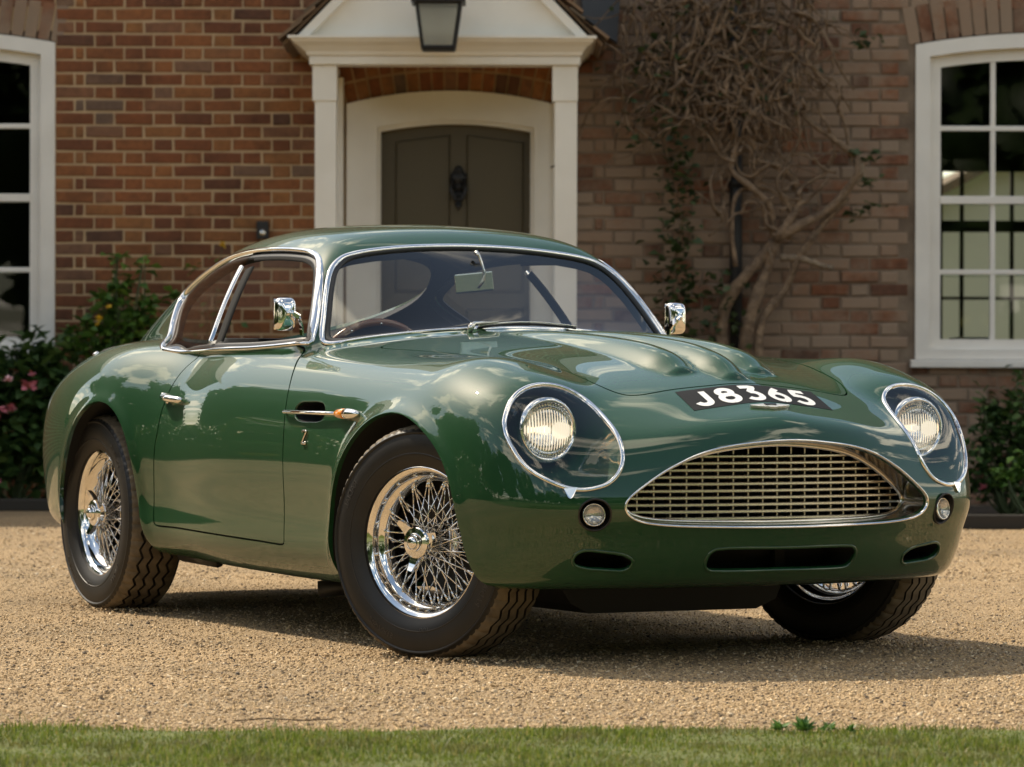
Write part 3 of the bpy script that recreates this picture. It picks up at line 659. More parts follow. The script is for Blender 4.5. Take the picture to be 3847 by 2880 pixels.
for k in range(10):
    z = zlo+.011+k*.0187
    if z > zhi-.008: break
    w = halfw(z)-.002; ys = np.linspace(-w, w, 25)
    P = np.stack([gx(ys), ys, np.full(25, z)], 1); Vs = []
    for p in P: Vs += [p+np.array(q) for q in ((-.014,0,-.0042),(.002,0,-.0050),(.006,0,-.0020),(.006,0,.0020),(.002,0,.0050),(-.014,0,.0042))]
    Fs = [(i*6+j, i*6+(j+1) % 6, (i+1)*6+(j+1) % 6, (i+1)*6+j) for i in range(24) for j in range(6)]
    MB()._a(Vs, Fs).build('slat', 'grille_metal', grille, angle=50)
for k in range(-10, 11):
    y = k*.0455+.008; zs = zspan(y)
    if not zs: continue
    z0, z1 = zs; MB().box((gx(y)-.026, y-.0023, z0), (gx(y)-.008, y+.0023, z1)).build('upright', 'grille_dark', grille)
MB().box((.50,-.36,.36), (.52,.36,.66)).build('radiator', 'well', grille)
# ---------------------------------------------------------------- ducts behind the lower slots and the side vent
def duct(name, P, d, depth, m, parent, scale=.92):
    n = len(P); c = P.mean(0); Q = c+(P-c)*scale+np.array(d)*depth
    v = np.concatenate([P, Q, [Q.mean(0)]]); f = [(i, (i+1) % n, n+(i+1) % n, n+i) for i in range(n)]+[(n+i, n+(i+1) % n, 2*n) for i in range(n)]
    return obj(name, mesh_np(name, v, f, False), m, parent)
strip('slot_lip', project(np.array([hit((1.2,-a,b), (-1,0,0)) for a, b in CS]), 2), .009, .003, 'paint_green', body, 1)
duct('air_slot', np.array([hit((1.2,-a,b), (-1,0,0))-np.array((.004,0,0)) for a, b in CS]), (-1,0,0), .12, 'well', car)
MB().box((.575,.03,.268), (.60,.06,.325)).build('tow_bracket', 'well', car)
def slots(s3, s):
    strip('slot_lip', project(np.array([hit((1.2,-a,b), (-1,0,0)) for a, b in SL]), 2), .009, .0028, 'paint_green', body, s)
    P = np.array([hit((1.2,-a,b), (-1,0,0))-np.array((.004,0,0)) for a, b in SL])*s3; duct('air_slot', P, (-.95, .3*s, 0), .10, 'well', car)
    P = np.array([hit((a,-1.2,b), (0,1,0))+np.array((0,.003,0)) for a, b in VT]); Pn = nrm(P)
    st = strip('vent_lip', P, .007, .003, 'paint_green', body, s)
    duct('side_vent', P*s3, (.3, .95*s, 0), .07, 'well', body)
    # bright bar across the vent with the amber repeater
    b = obj('side_repeater', None, parent=car); ya = hit((-.834,-1.2,.678), (0,1,0))[1]; yb = hit((-.40,-1.2,.677), (0,1,0))[1]
    MB().tube(np.array([(-.838,ya-.004,.678),(-.826,ya-.012,.678),(-.62,(ya+yb)/2-.014,.6775),(-.43,yb-.014,.677)])*s3, (.0045,.0056,.0056,.0056), 10).build('bar', 'chrome', b, smooth=True)
    def drop(name, prof, m):
        pts = np.array([(x, yb-.016+dy, .677) for x, r, dy in prof])*s3
        MB().tube(pts, [r for x, r, dy in prof], 16).build(name, m, b, smooth=True)
    drop('amber_lens', [(-.450,.0055,0),(-.436,.010,0),(-.415,.0138,0),(-.392,.0152,0),(-.370,.0150,0)], 'orange_lens')
    drop('lamp_body', [(-.372,.0157,0),(-.355,.0154,.001),(-.338,.0138,.004),(-.322,.0105,.007),(-.308,.005,.010)], 'chrome')
both(slots)
# ---------------------------------------------------------------- car: badges, number, handles, mirrors, wipers, cabin
def surf_xy(x, y):
    """shell height over plan points, with normals"""
    P = np.stack([x, y, top(x, np.abs(y))], 1); return project(P, 5)
def on_top(uv, lift):
    P = surf_xy(uv[:, 0], uv[:, 1]); return P+nrm(P)*lift
# black number panel painted across the nose
gx_, gy_ = np.meshgrid(np.linspace(0, 1, 10), np.linspace(-1, 1, 41), indexing='ij')
px = (.488+.110*gx_)-.010*gy_**2*(1-gx_)*0; py = gy_*(.222+.004*gx_)
Vp = on_top(np.stack([px.ravel(), py.ravel()], 1), .0009); fp = np.array([(i*41+j, i*41+j+1, (i+1)*41+j+1, (i+1)*41+j) for i in range(9) for j in range(40)])
plate = obj('number_plate', mesh_np('number_plate', Vp, fp), 'plate_black', car)
plate['label'] = 'black number panel reading J8365 in white'
def arc(cx, cy, r0, r1, a0, a1, n=14): return [(cx+r0*math.cos(math.radians(a)), cy+r1*math.sin(math.radians(a))) for a in np.linspace(a0, a1, n)]
GL = {'J': [[(.62,1.0),(.62,.34)]+arc(.36,.30,.26,.26,0,-165)],
      '8': [arc(.40,.73,.25,.22,-90,270,26), arc(.40,.27,.31,.27,-90,270,28)],
      '3': [[(.10,1.0),(.66,1.0),(.36,.60)]+arc(.38,.295,.30,.295,88,-150,18)],
      '6': [[(.60,1.0),(.46,.86),(.30,.66),(.16,.46)], arc(.42,.30,.31,.30,-90,270,28)],
      '5': [[(.72,1.0),(.24,1.0),(.17,.60),(.36,.63)]+arc(.36,.305,.33,.305,80,-150,18)]}
def stroke(pts, w):
    P = np.array(pts); d = [P[0]]
    for a, b in zip(P[:-1], P[1:]):
        k = max(2, int(np.linalg.norm(b-a)/.08)); d += [a+(b-a)*t for t in np.linspace(0, 1, k+1)[1:]]
    P = np.array(d); T_ = np.gradient(P, axis=0); T_ /= np.linalg.norm(T_, axis=1)[:, None]; Nn = np.stack([-T_[:, 1], T_[:, 0]], 1)
    return np.concatenate([P+Nn*w/2, P, P-Nn*w/2]), len(P)
cw, ch_, adv = .079, .074, .081
for i, c in enumerate('J8365'):
    mbv, mbf = [], []
    for st in GL[c]:
        q, k = stroke(st, .25); y = (i-2)*adv-.006+(q[:, 0]-.42)*cw; x = .584-q[:, 1]*ch_-.003
        Pq = on_top(np.stack([x, y], 1), .0019+.0002*(len(mbv) > 0)); o_ = len(mbv); mbv += Pq.tolist()
        for r in (0, 1): mbf += [(o_+r*k+j, o_+(r+1)*k+j, o_+(r+1)*k+j+1, o_+r*k+j+1) for j in range(k-1)]
    obj('digit' if c != 'J' else 'letter', mesh_np('digit', np.array(mbv), np.array(mbf), False), 'plate_white', plate)
# winged badge below it
def badge(name, poly, cx, cy, h, m, parent):
    P = np.array([(cx-b, cy+a) for a, b in poly]); B = on_top(P, .0005); Tp = on_top(P, h); n = len(P); c = Tp.mean(0)
    v = np.concatenate([B, Tp, [c]]); return obj(name, mesh_np(name, v, [(i, (i+1) % n, n+(i+1) % n, n+i) for i in range(n)]+[(n+i, n+(i+1) % n, 2*n) for i in range(n)], False), m, parent)
w_ = [(0,.010),(.018,.0105),(.064,.010),(.063,.006),(.050,.000),(.046,-.003),(.032,-.006),(.028,-.0095),(.016,-.010),(.012,-.014),(0,-.0155)]
mat('badge_metal', (.80,.77,.70), .35, .6); wing = badge('wing_badge', w_+[(-a, b) for a, b in w_[-2:0:-1]], .632, 0.0, .007, 'badge_metal', car)
badge('badge_centre', [(-.020,.009),(.020,.009),(.017,.005),(.018,.003),(-.018,.003),(-.017,.005)], .632, 0.0, .0085, 'black_satin', wing)
# Z emblem on the front wings, door levers, mirrors
def side_pt(x, z): return hit((x,-1.3,z), (0,1,0))
def trims(s3, s):
    zb = [[(.9,1.0),(.1,1.0),(.1,.86)],[(.1,1.0),(.95,1.0),(.05,0.0),(.9,0.0)],[(.9,0.0),(.9,.14),(.72,.10)],[(.12,.05),(.5,.05)]]
    v, f = [], []
    for st in zb:
        P = np.array(st, float); d = []
        for a, b in zip(P[:-1], P[1:]): d += [a+(b-a)*t for t in np.linspace(0, 1, 6)]
        d = np.array(d); q = np.array([side_pt(-.700+.034*(a if s > 0 else 1-a), .586+.038*b) for a, b in d])
        m_ = MB().tube((q-np.array((0,.003,0)))*s3, .0033, 6); o_ = len(v); v += m_.v; f += [[o_+i for i in g] for g in m_.f]
    z_ = MB(); z_.v, z_.f = v, f; z_.build('side_badge', 'brass' if False else 'chrome_soft', car, smooth=True)
    # push lever on the door
    a = side_pt(-1.79, .712); b = side_pt(-1.655, .707); h = MB()
    h.tube(np.array([a+(-.008,-.006,0), a+(.01,-.018,.002), a*.6+b*.4+(0,-.020,.001), b+(-.01,-.014,0), b+(.004,-.008,0)])*s3, (.009,.0125,.0115,.0105,.006), 12)
    h.tube(np.array([a+(.005,0,.006), a+(.005,-.022,.010)])*s3, .008, 10).tube(np.array([a+(.03,.0,-.006), a+(.03,-.016,-.013)])*s3, .006, 10)
    h.build('door_lever', 'chrome', doors[s], smooth=True)
    # mirror: chrome shell seen from its back, cranked arm on the screen pillar
    m = obj('door_mirror', None, parent=car); c = np.array((-1.045,-.690,.972)); bm_ = MB()
    V_, rows = [], []
    for dx, sc in ((-.022,.93),(-.018,.985),(-.010,1.0),(.004,.97),(.014,.86),(.020,.62),(.0225,.0)):
        r = []
        for t in np.arange(32)*2*math.pi/32:
            ct, st_ = math.cos(t), math.sin(t); e = .42
            r.append((dx, .0330*sc*math.copysign(abs(ct)**e, ct), .0510*sc*math.copysign(abs(st_)**e, st_)))
        rows.append(r)
    V_ = [p for r in rows for p in r]; Fs = [(i*32+j, i*32+(j+1) % 32, (i+1)*32+(j+1) % 32, (i+1)*32+j) for i in range(6) for j in range(32)]
    yaw = math.radians(-6)*1; mt = Matrix.Translation(Vector(c*s3)) @ Matrix.Rotation(yaw*s, 4, 'Z')
    bm_._a(V_, Fs); bm_.xf(mt).build('shell', 'chrome', m, smooth=True)
    g = MB()._a([(-.0215, .030*a_, .047*b_) for a_, b_ in ((-1,-1),(1,-1),(1,1),(-1,1))], [(0,1,2,3)]); g.xf(mt).build('mirror_glass', 'reflector', m)
    base = np.array((-1.028,-.640,.937)); ar = MB()
    pa = np.array([c+(.020,.004,.0), c+(.034,.010,.003), c+(.040,.028,-.008), base+(.014,-.016,.016), base+(.008,-.008,.0), base+(.006,-.006,-.03)])*s3
    for q0, q1 in zip(pa[:-1], pa[1:]):
        d = q1-q0; d /= np.linalg.norm(d); w = np.cross(d, (0,1.,0)); w /= np.linalg.norm(w); th = np.cross(d, w)*.0022
        ar._a([q0+w*.010-th, q0-w*.010-th, q1-w*.010-th, q1+w*.010-th, q0+w*.010+th, q0-w*.010+th, q1-w*.010+th, q1+w*.010+th], [(0,1,2,3),(7,6,5,4),(0,4,5,1),(1,5,6,2),(2,6,7,3),(3,7,4,0)])
    ar.build('arm', 'chrome', m); MB().tube([tuple(c*s3+np.array((.016,0,.002))), tuple(c*s3+np.array((.032,.004*s,.003)))], .009, 12).build('pivot', 'chrome', m, smooth=True)
both(trims)
# small filler cap on the right haunch
fc = project(np.array([(-2.57,-.70,.86)]), 4)[0]; fn = nrm(fc[None])[0]
MB().lathe([(.0,.007),(.008,.006),(.011,.003),(.012,.0),(.012,-.01)], 32, 'z').xf(frame_mat(fc, fn)).build('fuel_cap', 'chrome', car, smooth=True)
# wipers
def glass_pt(y, z): return hit((.2, y, z), (-1,0,0))
def wiper(y0, y1, flip):
    w = obj('wiper', None, parent=car); a = glass_pt(y0, .925); b = glass_pt(y1, .935); n_ = np.array((.55,0,.83))
    piv = a+n_*.004+np.array((.035,-.03,-.012)); mid = a*.55+b*.45+n_*.026
    MB().tube([piv, piv+n_*.022, a+n_*.026, mid], (.009,.010,.006,.0035), 10).build('arm', 'chrome_soft', w, smooth=True)
    ys = np.linspace(y0+.02, y1+.18*flip, 12); P = np.array([glass_pt(t, .927+.012*math.sin(3.1*i/11)) for i, t in enumerate(ys)])+n_*.008
    MB().tube(P, .0042, 6).build('blade', 'black_trim', w, smooth=True); MB().tube(P+n_*.008, .0026, 6).build('blade_spine', 'chrome_soft', w, smooth=True)
wiper(-.17, .02, 1)
# cabin
MB().box((-1.10,-.60,.70), (-.84,.60,.875), .03).build('dashboard', 'liner', car)
MB().box((-2.95,-.55,.24), (-1.98,.55,.885), .05).build('rear_shelf', 'liner', car)
def cabin(s3, s):
    c = .355*s; st = obj('seat', None, parent=car)
    MB().box((-1.92,-c-.20 if s > 0 else -c-.20,.30), (-1.38,-c+.20,.46), .06).build('cushion', 'leather', st, smooth=True)
    pts = []
    m_ = MB().box((-.07,-.21,0), (.07,.21,.50), .06); m_.xf(Matrix.Translation((-1.83,-c,.42)) @ Matrix.Rotation(R_(-14), 4, 'Y')).build('backrest', 'leather', st, smooth=True)
    P = np.array([side_pt(x, .845) for x in np.linspace(-1.80, -1.02, 20)])+np.array((0,.035,0)); v = []
    for p in P: v += [p+np.array((0,-.012,.02)), p+np.array((0,.03,.022)), p+np.array((0,.045,0)), p+np.array((0,.05,-.45))]
    v = np.array(v)*s3; f = np.array([(i*4+j, i*4+j+1, (i+1)*4+j+1, (i+1)*4+j) for i in range(19) for j in range(3)])
    obj('door_card', mesh_np('door_card', v, f), 'leather', doors[s])
both(cabin)
sw = obj('steering_wheel', None, parent=car); mt = Matrix.Translation((-1.125,-.37,.775)) @ Matrix.Rotation(R_(-66), 4, 'Y')
MB().tube([(.192*math.cos(a), .192*math.sin(a), 0) for a in np.arange(64)*2*math.pi/64], .0125, 10, True).xf(mt).build('rim', 'wood', sw, smooth=True)
for a in (90, 210, 330):
    d = Vector((math.cos(R_(a)), math.sin(R_(a)), 0)); p = Vector((-d.y, d.x, 0))
    MB()._a([d*.03+p*.02-Vector((0,0,.04)), d*.03-p*.02-Vector((0,0,.04)), d*.19-p*.014, d*.19+p*.014], [(0,1,2,3)]).xf(mt).build('spoke', 'black_satin', sw)
rv = MB()
for a in np.arange(12)*30: rv.tube([(.192*math.cos(R_(a)), .192*math.sin(R_(a)), -.013), (.192*math.cos(R_(a)), .192*math.sin(R_(a)), .0145)], .004, 8)
rv.xf(mt).build('rivets', 'chrome', sw, smooth=True)['kind'] = 'stuff'
MB().lathe([(0,-.03),(.03,-.03),(.036,-.045),(.03,-.09)], 24, 'z').xf(mt).build('hub', 'black_satin', sw, smooth=True)
mat('mirror_back', (.55,.58,.50), .22, 1); im = obj('interior_mirror', None, parent=car); mt = Matrix.Translation((-1.13,0,1.080)) @ Matrix.Rotation(R_(-14), 4, 'Z') @ Matrix.Rotation(R_(6), 4, 'X')
MB().box((-.006,-.062,-.031), (.006,.062,.031), .005).xf(mt).build('back', 'mirror_back', im);
MB().tube([(-1.12,.010,1.062),(-1.108,.022,1.082),(-1.11,.028,1.11),(-1.118,.012,1.165),(-1.13,.006,1.175)], (.004,.0045,.0045,.005,.009), 8).build('stalk', 'chrome_soft', im, smooth=True)
# ---------------------------------------------------------------- wire wheels
RT, WT_ = .329, .200
def tyre_mesh():
    n = 288; pf = []   # (radius, across, zig amount)
    S = [(.207,-.072),(.2095,-.082),(.222,-.090),(.240,-.098),(.2440,-.0985),(.2455,-.1003),(.2475,-.1003),(.2490,-.0995),(.262,-.1015),(.285,-.100),(.300,-.0955),(.3035,-.0985),(.3065,-.0985),(.309,-.0935),(.3155,-.0885),(.3225,-.0800)]
    pf += [(r, a, 0) for r, a in S]
    for c in (-.052,-.018,.018,.052):
        pf += [(RT-.0012*abs(c)/.05, c-.0046, 1), (RT-.009, c-.0034, 1), (RT-.009, c+.0034, 1), (RT-.0012*abs(c)/.05, c+.0046, 1)]
    pf += [(r, -a, 0) for r, a in S[::-1]]
    Vt = []; k = len(pf)
    for i in range(n):
        a = 2*math.pi*i/n; ph = (i % 8)/8; zig = (abs(ph-.5)*4-1)*.0070; notch = (i % 4 == 0)
        for j, (r, h, zg) in enumerate(pf):
            if notch and (j in (14, 15) or j in (k-16, k-15)): r -= .005
            Vt.append((r*math.cos(a), h+zg*zig, r*math.sin(a)))
    f = np.array([(i*k+j, ((i+1) % n)*k+j, ((i+1) % n)*k+j+1, i*k+j+1) for i in range(n) for j in range(k-1)])
    me = mesh_np('tyre', np.array(Vt), f, True); me.set_sharp_from_angle(angle=R_(32))
    me.materials.append(MATS['rubber']); me.materials.append(MATS['tread'])
    mi = np.zeros(n*(k-1), np.int32); jj = np.tile(np.arange(k-1), n); mi[(jj >= 14) & (jj < k-15)] = 1
    for g0 in range(4): mi[(jj >= 16+4*g0) & (jj < 19+4*g0)] = 0
    me.polygons.foreach_set('material_index', mi); return me
TY = tyre_mesh()
def ring_text(txt, r, a_mid, size):
    """raised sidewall lettering, wrapped round the tyre on its outer face"""
    cu = bpy.data.curves.new('t', 'FONT'); cu.body = txt; cu.align_x = 'CENTER'; cu.size = size; cu.resolution_u = 2; cu.extrude = .0016; o = bpy.data.objects.new('t', cu); COL.objects.link(o)
    dg = bpy.context.evaluated_depsgraph_get(); me = bpy.data.meshes.new_from_object(o.evaluated_get(dg)); bpy.data.objects.remove(o)
    for v in me.vertices:
        x, y, z = v.co; rr = r+y; a = a_mid-x/r; yy = np.interp(rr, [.222,.240,.262,.285,.300], [-.090,-.098,-.1015,-.100,-.0955]); v.co = (-rr*math.cos(a), yy-.0003-z*.5, rr*math.sin(a))
    me.materials.clear(); me.materials.append(MATS['rubber_raised']); return me
mat('rubber_raised', (.045,.040,.035), .5)
MARKS = [ring_text('RADIAL', .268, R_(a), .024) for a in (20, 200)]+[ring_text('205/70R15', .268, R_(a), .022) for a in (110, 290)]+[ring_text('DOT', .236, R_(255), .016)]
RIM = MB().lathe([(.2085,-.083),(.2130,-.0815),(.2140,-.0775),(.2110,-.0735),(.203,-.0715),(.1965,-.066),(.1915,-.058),(.1910,-.048),(.1830,-.040),(.1740,-.034),(.1700,-.020),(.1700,.028),(.186,.040),(.1955,.048),(.1955,.066),(.203,.0715),(.2125,.0765),(.2125,.0815),(.2085,.083)], 128)
RIM = RIM.build('rim', 'chrome', None, smooth=True).data
def spoke_mesh(n=72):
    m = MB()
    for i in range(n):
        k = i % 4; a = 2*math.pi*i/n; sg = 1 if i % 2 else -1
        if k < 2: hr, hy, off_, rr, ry = .033, -.070, .62, .1715, -.030      # long outer set
        else: hr, hy, off_, rr, ry = .048, .030, .42, .1695, .012            # inner set
        b = a+sg*off_; p = np.array((hr*math.cos(b), hy, hr*math.sin(b))); q = np.array((rr*math.cos(a), ry+sg*.006, rr*math.sin(a)))
        d = (q-p)/np.linalg.norm(q-p)
        m.tube([p, q], .0021, 6).tube([q-d*.020, q+d*.001], .0040, 6)
    return m
SPK = spoke_mesh().build('spokes', 'chrome', None, smooth=True).data
HUB = MB().lathe([(.030,-.078),(.036,-.074),(.037,-.064),(.031,-.058),(.030,.0),(.046,.018),(.055,.030),(.055,.040),(.046,.05),(.046,.08),(.0,.08)], 48).build('hub', 'chrome', None, smooth=True).data
def spinner_mesh():
    m = MB().lathe([(.0,-.1225),(.012,-.1220),(.0175,-.1195),(.0200,-.1150),(.0205,-.1115),(.0235,-.1140),(.0275,-.1130),(.0300,-.1090),(.0305,-.1050),(.0460,-.1035),(.0490,-.1005),(.0495,-.0900),(.044,-.078),(.034,-.072)], 64)
    for a in (25, 145, 265):
        ca, sa = math.cos(R_(a)), math.sin(R_(a))
        def P(r, t, y): return (r*ca-t*sa, y, r*sa+t*ca)
        sec = [(.034,.030,-.098,-.078),(.055,.020,-.097,-.081),(.075,.0145,-.101,-.087),(.090,.011,-.1065,-.094),(.094,.007,-.107,-.097)]
        v = []; [v.extend([P(r, -t, y1), P(r, -t*.8, y0), P(r, t*.8, y0), P(r, t, y1)]) for r, t, y0, y1 in sec]
        f = [(i*4+j, i*4+(j+1) % 4, (i+1)*4+(j+1) % 4, (i+1)*4+j) for i in range(4) for j in range(4)]+[(16,17,18,19)]
        m._a(v, f)
    return m
SPN = spinner_mesh().xf(Matrix.Diagonal((.88,1,.88,1))).build('spinner', 'chrome', None, angle=38).data
DRM = MB().lathe([(.0,.052),(.10,.052),(.145,.046),(.150,.060),(.150,.07),(0,.07)], 48).build('brake_disc', 'black_trim', None, angle=40).data
for nm in ('rim', 'spokes', 'hub', 'spinner', 'brake_disc'):
    bpy.data.objects.remove(next(o for o in bpy.data.objects if o.name.split('.')[0] == nm and o.parent is None))
def wheel(x, y, z, side, steer, spin):
    """side=-1: car's right"""
    w = obj('wheel', None, parent=car, loc=(x, y, z)); w.rotation_euler = (0, R_(spin), R_(steer) if side < 0 else R_(steer+180))
    w.rotation_mode = 'XYZ'
    for nm, me in (('tyre', TY), ('rim', RIM), ('hub', HUB), ('spinner', SPN), ('brake_disc', DRM)): obj(nm, me, None, w)
    s_ = obj('spokes', SPK, None, w); s_['kind'] = 'stuff'
    for me in MARKS: obj('sidewall_lettering', me, None, w)['kind'] = 'stuff'
wheel(.012,-.702,.325,-1,22,8); wheel(-.02,.645,.325,1,20,-30); wheel(-2.36,-.690,.325,-1,0,25); wheel(-2.36,.690,.325,1,0,10)
# ---------------------------------------------------------------- ground, gravel drive, lawn
def random_island(nt): return add(nt, 'ShaderNodeNewGeometry').outputs['Random Per Island']
g = mat('meadow', (.06,.10,.02), .9); mottle(g, .6, (.3, (.045,.085,.018)), (.7, (.10,.13,.035)))
g = mat('gravel_bed', (.44,.33,.2), .95)
ntg, bg_ = ndz(g); tcg = add(ntg, 'ShaderNodeTexCoord'); vo = add(ntg, 'ShaderNodeTexVoronoi', Scale=150.0); ntg.links.new(tcg.outputs['Object'], vo.inputs['Vector'])
no = add(ntg, 'ShaderNodeTexNoise', Scale=1.3, Detail=6.0); ntg.links.new(tcg.outputs['Object'], no.inputs['Vector'])
sx = add(ntg, 'ShaderNodeSeparateColor'); ntg.links.new(vo.outputs['Color'], sx.inputs[0])
c1 = ramp(ntg, sx.outputs[0], (0, (.15,.105,.058)), (.35, (.34,.237,.128)), (.75, (.43,.305,.168)), (1, (.53,.40,.245)))
c2 = ramp(ntg, no.outputs[0], (.3, (.70,.70,.70)), (.7, (1.1,1.07,1.02)))
mm = add(ntg, 'ShaderNodeMix', data_type='RGBA', blend_type='MULTIPLY'); mm.inputs[0].default_value = 1; ntg.links.new(c1, mm.inputs[6]); ntg.links.new(c2, mm.inputs[7]); ntg.links.new(mm.outputs[2], bg_.inputs['Base Color'])
bpn = add(ntg, 'ShaderNodeBump', Strength=1.0, Distance=.006, invert=True); ntg.links.new(vo.outputs['Distance'], bpn.inputs['Height']); ntg.links.new(bpn.outputs[0], bg_.inputs['Normal'])
s = mat('gravel_stone', (.45,.35,.22), .85); nts, bs = ndz(s)
rc = ramp(nts, random_island(nts), (0, (.06,.05,.042)), (.10, (.19,.14,.09)), (.27, (.39,.265,.138)), (.6, (.50,.35,.185)), (.88, (.61,.45,.26)), (1, (.76,.63,.45))); nts.links.new(rc, bs.inputs['Base Color'])
def quad(name, x0, y0, x1, y1, z, m, **k): return MB()._a([(x0,y0,z),(x1,y0,z),(x1,y1,z),(x0,y1,z)], [(0,1,2,3)]).build(name, m, **k)
quad('ground', -150, -150, 150, 150, -.03, 'meadow', kind='structure')
quad('driveway', -45, 7.9, 45, 23.2, 0, 'gravel_bed', kind='structure')
def stones(n, y0, y1, hw, r0, r1, zj=.0):
    u_ = rng.random(n); y = 1/(1/y0+(1/y1-1/y0)*u_); x = rng.uniform(-1, 1, n)*(hw*y/10+.35)+.12*y*0
    r = r0+(r1-r0)*rng.random(n)**2.2
    base = np.array([(sx_, sy_, sz_) for sz_ in (-1,1) for sy_ in (-1,1) for sx_ in (-1,1)], float)*.6
    V_ = base[None]*(1+rng.uniform(-.38,.38,(n,8,3)))*r[:, None, None]*np.stack([rng.uniform(.75,1.35,n), rng.uniform(.75,1.35,n), rng.uniform(.5,.8,n)], 1)[:, None]
    a = rng.random(n)*6.283; ca, sa = np.cos(a)[:, None], np.sin(a)[:, None]; X = V_[..., 0]*ca-V_[..., 1]*sa; Y = V_[..., 0]*sa+V_[..., 1]*ca
    t = rng.normal(0, .35, n)[:, None]; Z = V_[..., 2]*np.cos(t)+X*np.sin(t)
    V_ = np.stack([X+x[:, None], Y+y[:, None], Z+(r*rng.uniform(.05,.45,n))[:, None]+zj], -1).reshape(-1, 3)
    q = np.array([(4,5,7,6),(0,1,5,4),(2,6,7,3),(0,4,6,2),(1,3,7,5)]); f = (q[None]+8*np.arange(n)[:, None, None]).reshape(-1, 4)
    return V_, f
Va, fa = stones(112000, 8.1, 14.5, 1.85, .0019, .0052); Vb, fb = stones(3500, 8.15, 12, 1.72, .0050, .0085)
Vc, fc_ = stones(20000, 14.2, 19.5, 1.9, .0035, .008); Vb, fb = np.concatenate([Vb, Vc]), np.concatenate([fb, fc_+len(Vb)])
# stones pushed up round the tyres
for lx_, ly_ in ((.012,-.70), (-.02,.645), (-2.36,-.69)):
    Vd, fd = stones(900, 9, 9.01, 0, .002, .006); o_ = np.repeat(rng.normal(0, 1, (900, 2))*np.array((.13,.085)), 8, axis=0); w_ = car.matrix_world
    ca_, sa_ = math.cos(CAR_ANG), math.sin(CAR_ANG); c0 = np.repeat(Vd.reshape(900, 8, 3).mean(1), 8, axis=0); q_ = np.array((lx_, ly_))+o_; bx_ = .4125+ca_*q_[:, 0]-sa_*q_[:, 1]; by_ = 10.629+sa_*q_[:, 0]+ca_*q_[:, 1]
    Vd = Vd-c0+np.stack([bx_, by_, .004+.006*np.exp(-(o_[:, 1]/.12)**2)], 1); fb = np.concatenate([fb, fd+len(Vb)]); Vb = np.concatenate([Vb, Vd])
obj('gravel', mesh_np('gravel', np.concatenate([Va, Vb]), np.concatenate([fa, fb+len(Va)]), False), 'gravel_stone', label='loose pale tan gravel covering the driveway', cat='gravel', kind='stuff')
# lawn edge in the foreground
g = mat('turf', (.05,.08,.02), .95); mottle(g, 14, (.35, (.075,.095,.022)), (.7, (.13,.145,.04)))
nx = 90; ex = np.linspace(-14, 14, nx*4); ey = 8.10+.035*np.sin(ex*2.1)+.03*np.sin(ex*5.3+1)+.02*np.sin(ex*13+2)-.012*ex
v = [(a, b, .012) for a, b in zip(ex, ey)]+[(a, -90, .012) for a in ex]; n_ = len(ex)
obj('lawn', mesh_np('lawn', v, np.array([(n_+i, n_+i+1, i+1, i) for i in range(n_-1)]), False), 'turf', kind='structure')
m = mat('grass_blade', (.10,.17,.03), .6); ntb, bb = ndz(m); ri = random_island(ntb)
gp_ = add(ntb, 'ShaderNodeNewGeometry'); gn_ = add(ntb, 'ShaderNodeTexNoise', Scale=5.5, Detail=5.0); ntb.links.new(gp_.outputs['Position'], gn_.inputs['Vector']); gm_ = add(ntb, 'ShaderNodeMix', data_type='RGBA'); ntb.links.new(ramp(ntb, gn_.outputs[0], (.50, (0,0,0)), (.68, (.75,.75,.75))), gm_.inputs[0]); gm_.inputs[7].default_value = (.16,.145,.05,1); ntb.links.new(gm_.outputs[2], bb.inputs['Base Color'])
ntb.links.new(ramp(ntb, ri, (0, (.075,.11,.015)), (.45, (.15,.205,.024)), (.8, (.22,.26,.04)), (.93, (.32,.28,.09)), (1, (.38,.30,.13))), gm_.inputs[6]); tg_ = add(ntb, 'ShaderNodeBsdfTranslucent'); ntb.links.new(bb.inputs['Base Color'].links[0].from_socket, tg_.inputs[0]); mg_ = add(ntb, 'ShaderNodeMixShader'); mg_.inputs[0].default_value = .45; ntb.links.new(bb.outputs[0], mg_.inputs[1]); ntb.links.new(tg_.outputs[0], mg_.inputs[2]); ntb.links.new(mg_.outputs[0], ntb.nodes['Material Output'].inputs[0])
def blades(n, x0, x1, y0, yf, h0, h1, w):
    x = rng.uniform(x0, x1, n); y = rng.uniform(y0, 8.14, n); ed = np.interp(x, ex, ey)+rng.normal(0, .035, n)
    k = y < ed; x, y = x[k], y[k]; n = len(x)
    cl = .45+1.0*np.clip(np.sin(x*7+1.3*np.sin(y*9))*np.sin(y*8+x*3)*.5+.5, 0, 1)
    h = rng.uniform(h0, h1, n)*cl*(1+1.1*(rng.random(n) < .05)); a = rng.random(n)*6.283; ln = rng.normal(0, .55, n)*h; wd = w*rng.uniform(.6,1.3,n)
    dx, dy = np.cos(a), np.sin(a); px_, py_ = -dy, dx; z0 = np.full(n, .010)
    def P(t, s_): return np.stack([x+dx*ln*t*t+px_*wd*s_, y+dy*ln*t*t+py_*wd*s_, z0+h*t], 1)
    V_ = np.stack([P(0,-1), P(0,1), P(.55,-.8), P(.55,.8), P(1,0)], 1).reshape(-1, 3); o_ = 5*np.arange(n)[:, None]
    return V_, np.concatenate([o_+np.array((0,1,3)), o_+np.array((0,3,2)), o_+np.array((2,3,4))])
Va, fa = blades(170000, -2.5, 2.5, 6.6, ey, .005, .016, .0014)
obj('grass', mesh_np('grass', Va, fa, True), 'grass_blade', label='short mown lawn grass along the front edge of the drive', cat='grass', kind='stuff')
